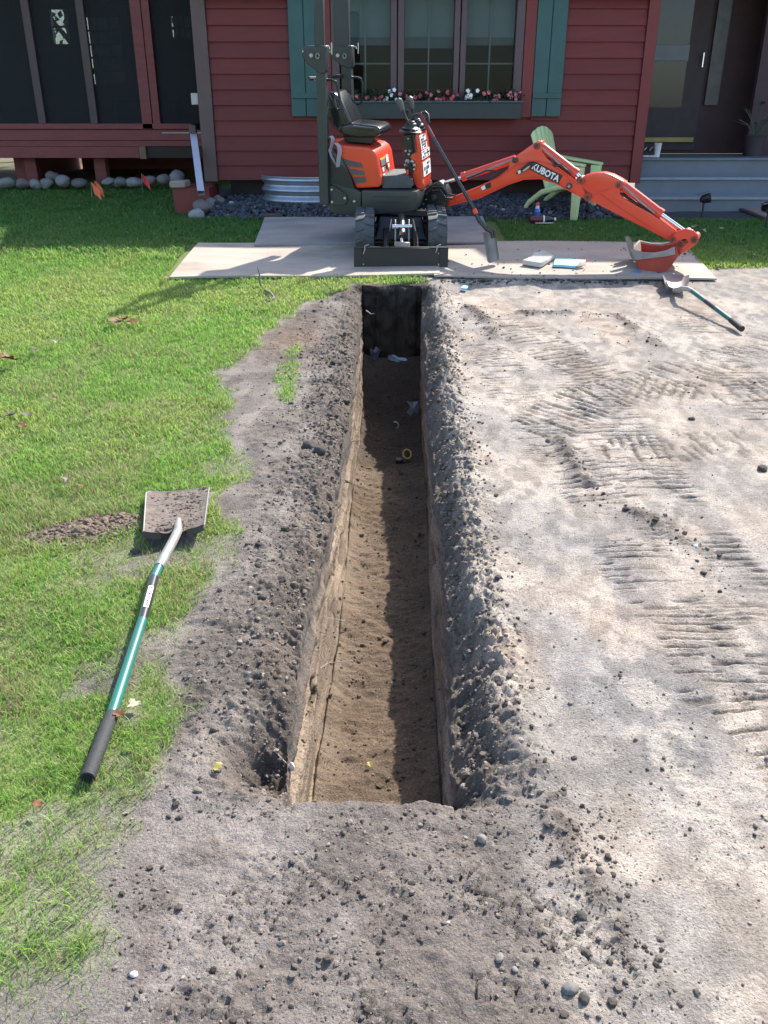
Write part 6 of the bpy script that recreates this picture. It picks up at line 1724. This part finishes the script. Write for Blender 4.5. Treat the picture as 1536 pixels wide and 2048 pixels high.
for i, (px, py, sz, c, lift, lab) in enumerate((
    (232, 643, .17, 'brown', .05, 'left dark half of the curled oak leaf clump on the upper lawn'), (248, 640, .15, 'rust', .055, 'rust coloured leaf in the middle of the clump on the upper lawn'), (264, 643, .12, 'rust', .05, 'small rust leaf at the right end of the clump on the upper lawn'),
    (18, 723, .19, 'rust', .045, 'large rust brown leaf at the left edge of the lawn'), (70, 700, .11, 'grey', .05, 'curled grey leaf right of the large rust one on the lawn'), (112, 686, .10, 'pale', .05, 'pale flat leaf on the upper left lawn'),
    (202, 692, .08, 'brown', .05, 'small upright dark leaf on the upper lawn below the oak leaf clump'), (20, 832, .10, 'grey', .05, 'dark grey ragged leaf at the left edge, left of its twin'), (52, 829, .10, 'grey', .05, 'dark grey ragged leaf, right of its twin near the left edge'),
    (44, 854, .08, 'rust', .045, 'small rust leaf below the two dark grey ragged leaves'), (107, 800, .06, 'rust', .045, 'tiny rust leaf in the mid lawn above the two grey leaves'), (136, 962, .08, 'grey', .05, 'dark curled leaf in the lawn up left of the square shovel'),
    (160, 972, .06, 'brown', .045, 'small brown leaf beside the dark curled one near the square shovel'), (238, 1430, .055, 'rust', .04, 'orange leaf beside the shovel grip'), (268, 1408, .06, 'pale', .03, 'tan lobed leaf on the bare patch right of the shovel shaft'),
    (75, 1610, .04, 'rust', .03, 'orange leaf in the sparse grass below the shovel grip'), (436, 1533, .045, 'yellow', .02, 'yellow leaf on the soil near the bitten trench corner'), (402, 777, .05, 'rust', .04, 'small rust leaf at the lawn edge beside the spoil'),
    (331, 556, .10, 'brown', .05, 'brown leaf stuck in grass at the near left corner of the plywood'), (1012, 434, .09, 'pale', .04, 'pale leaf at the gravel edge left of the bottles'), (1164, 457, .09, 'pale', .04, 'pale leaf in the grass below the chair leg'),
    (1337, 444, .10, 'pale', .04, 'pale leaf in the grass right of the bucket cylinder'), (1390, 452, .10, 'pale', .04, 'pale leaf in the middle of the right lawn'), (1405, 464, .11, 'pale', .04, 'pale leaf in the right lawn just above the bucket link'),
    (1443, 457, .08, 'pale', .04, 'pale leaf in the right lawn near the walkway edge'), (1387, 455, .08, 'pale', .04, 'pale leaf touching another in the middle of the right lawn'), (1506, 510, .09, 'pale', .03, 'pale leaf near the drive on the right lawn, left one of a close two'),
    (1526, 507, .07, 'pale', .03, 'pale leaf near the drive on the right lawn, right one of a close two'), (1438, 531, .08, 'pale', .03, 'pale leaf at the corner where lawn, drive and plywood meet'))):
    g = gnd(px, py, lift)
    leaf(g, sz * .72, LF[c], lab, i + 2)
yl = at(739, 1492, 2.25); yl.z = surf_z(yl.x, 2.25) + .01
leaf(yl, .022, LF['yellow'], 'single yellow leaf on the near trench floor', 77)
PEB = [mat('pebble_white', (.48, .47, .45), .7, var=.15, scale=20), mat('pebble_grey', (.13, .125, .12), .8, var=.2, scale=20, bump=.2), mat('pebble_tan', (.18, .165, .15), .8, var=.2, scale=20, bump=.2), mat('clod_dark', (.06, .052, .048), .95, var=.3, scale=30, bump=.6)]
for i, (px, py, r_, mi, lab) in enumerate((
    (267, 1948, .0095, 0, 'bright white pebble on the soil at the lower left'), (1000, 1913, .011, 2, 'smooth pale oval pebble at the lower middle'), (1030, 1936, .008, 2, 'small pale pebble just right of the smooth oval one'),
    (1140, 1978, .017, 1, 'half buried round grey stone at the lower right'), (1168, 1996, .013, 3, 'dark clod right below the half buried grey stone'), (963, 1680, .014, 2, 'pale blocky stone just in front of the near trench edge'),
    (897, 1838, .005, 0, 'small white pebble on the soil in front of the trench'), (1164, 1830, .016, 3, 'large dark clod at the right of the block tread marks'), (1162, 1858, .010, 3, 'small dark clod below the large one right of the tread marks'),
    (1148, 1521, .009, 3, 'round dark clod on the drive right of the trench mouth'), (1294, 1543, .006, 3, 'small dark clod on the drive far right of the trench mouth'), (1172, 1905, .011, 3, 'dark clod near the lower middle right of the pale pebble'),
    (380, 1362, .009, 1, 'grey pebble on the left spoil heap, lower of two close together'), (410, 1375, .010, 2, 'pale pebble on the left spoil heap below the grey ones'), (497, 1360, .013, 1, 'grey stone on the left spoil heap near the trench lip'),
    (526, 1209, .020, 3, 'large black clod on the left spoil near the square shovel'), (622, 893, .05, 3, 'big black clod on the far left spoil'), (640, 903, .035, 3, 'black clod beside the biggest one on the far left spoil'),
    (1390, 1098, .013, 0, 'bright pebble on the soil ridge crossing the drive'), (1414, 1102, .011, 1, 'grey pebble right of the bright one on the soil ridge'), (1383, 840, .018, 3, 'dark stone among the tread marks on the drive'),
    (1524, 942, .03, 3, 'dark clod at the right edge of the drive'), (1120, 1722, .011, 1, 'grey clod between the tread marks and the drive'), (270, 1105, .02, 3, 'dark clod on the spilled soil left of the shovel blade'))):
    g = gnd(px, py)
    g.z = surf_z(g.x, g.y) + r_ * .25
    rock('pebble' if mi != 3 else 'soil_clod', g, r_, r_ * .8, r_ * .62, PEB[mi], lab, 'pebble' if mi != 3 else 'clod', 'loose stones and clods on the soil', i + 11, rot=i * 1.1)

# ---------------------------------------------------------------- trees beyond the porch
def tree(x, y, h, r, lab, seed):
    q = random.Random(seed); b = Vector((x, y, gz(y)))
    t = thing('leafy_tree', lab, 'tree', b, 'trees behind the house')
    MBARK = mat('bark', (.09, .07, .055), .9, var=.3, scale=10, bump=.5)
    trunk = MB().tube([b, b + Vector((.1, 0, h * .3)), b + Vector((.0, .1, h * .6)), b + Vector((.1, 0, h * .85))], [.17, .13, .09, .03], 10)
    tr_ = trunk.build('trunk', MBARK, t)
    cl = []
    for k in range(14):
        a = q.uniform(0, 6.28); z0 = h * q.uniform(.2, .7); e = b + Vector((math.cos(a) * r * q.uniform(.5, .95), math.sin(a) * r * q.uniform(.5, .95), z0 + h * q.uniform(.08, .25)))
        MB().tube([b + Vector((.05, .03, z0)), (b + Vector((0, 0, z0)) + e) / 2 + Vector((0, 0, .15)), e], [.05, .035, .012], 6).build('limb', MBARK, t)
        cl.append(e)
    m = 3600
    c = np.array([cl[q.randrange(len(cl))][:] for _ in range(m)]) + rng.normal(0, .38, (m, 3)) * np.array([1, 1, .8])
    d1 = rng.normal(0, 1, (m, 3)); d1 /= np.linalg.norm(d1, axis=1)[:, None]
    d2 = np.cross(d1, rng.normal(0, 1, (m, 3))); d2 /= np.linalg.norm(d2, axis=1)[:, None]
    s = rng.uniform(.05, .10, (m, 1))
    V = np.stack([c - d1 * s, c + d2 * s * .6, c + d1 * s, c - d2 * s * .6], 1).reshape(-1, 3)
    F = np.arange(m * 4).reshape(-1, 4)
    col = np.repeat((np.array([.06, .12, .035]) * rng.uniform(.6, 1.5, (m, 1)))[:, None], 4, 1).reshape(-1, 3)
    npmesh('crown', V - np.array(b[:]), F, MATS.get('tree_leaf') or attr_mat('tree_leaf', .55, 20, .2, 0, trans=.4), col, t, False)
tree(-6.0, 18.5, 6.5, 2.0, 'leafy tree glimpsed through the left porch window', 3)
tree(-9.4, 21, 7.5, 2.4, 'leafy tree standing behind the far left end of the porch', 5)
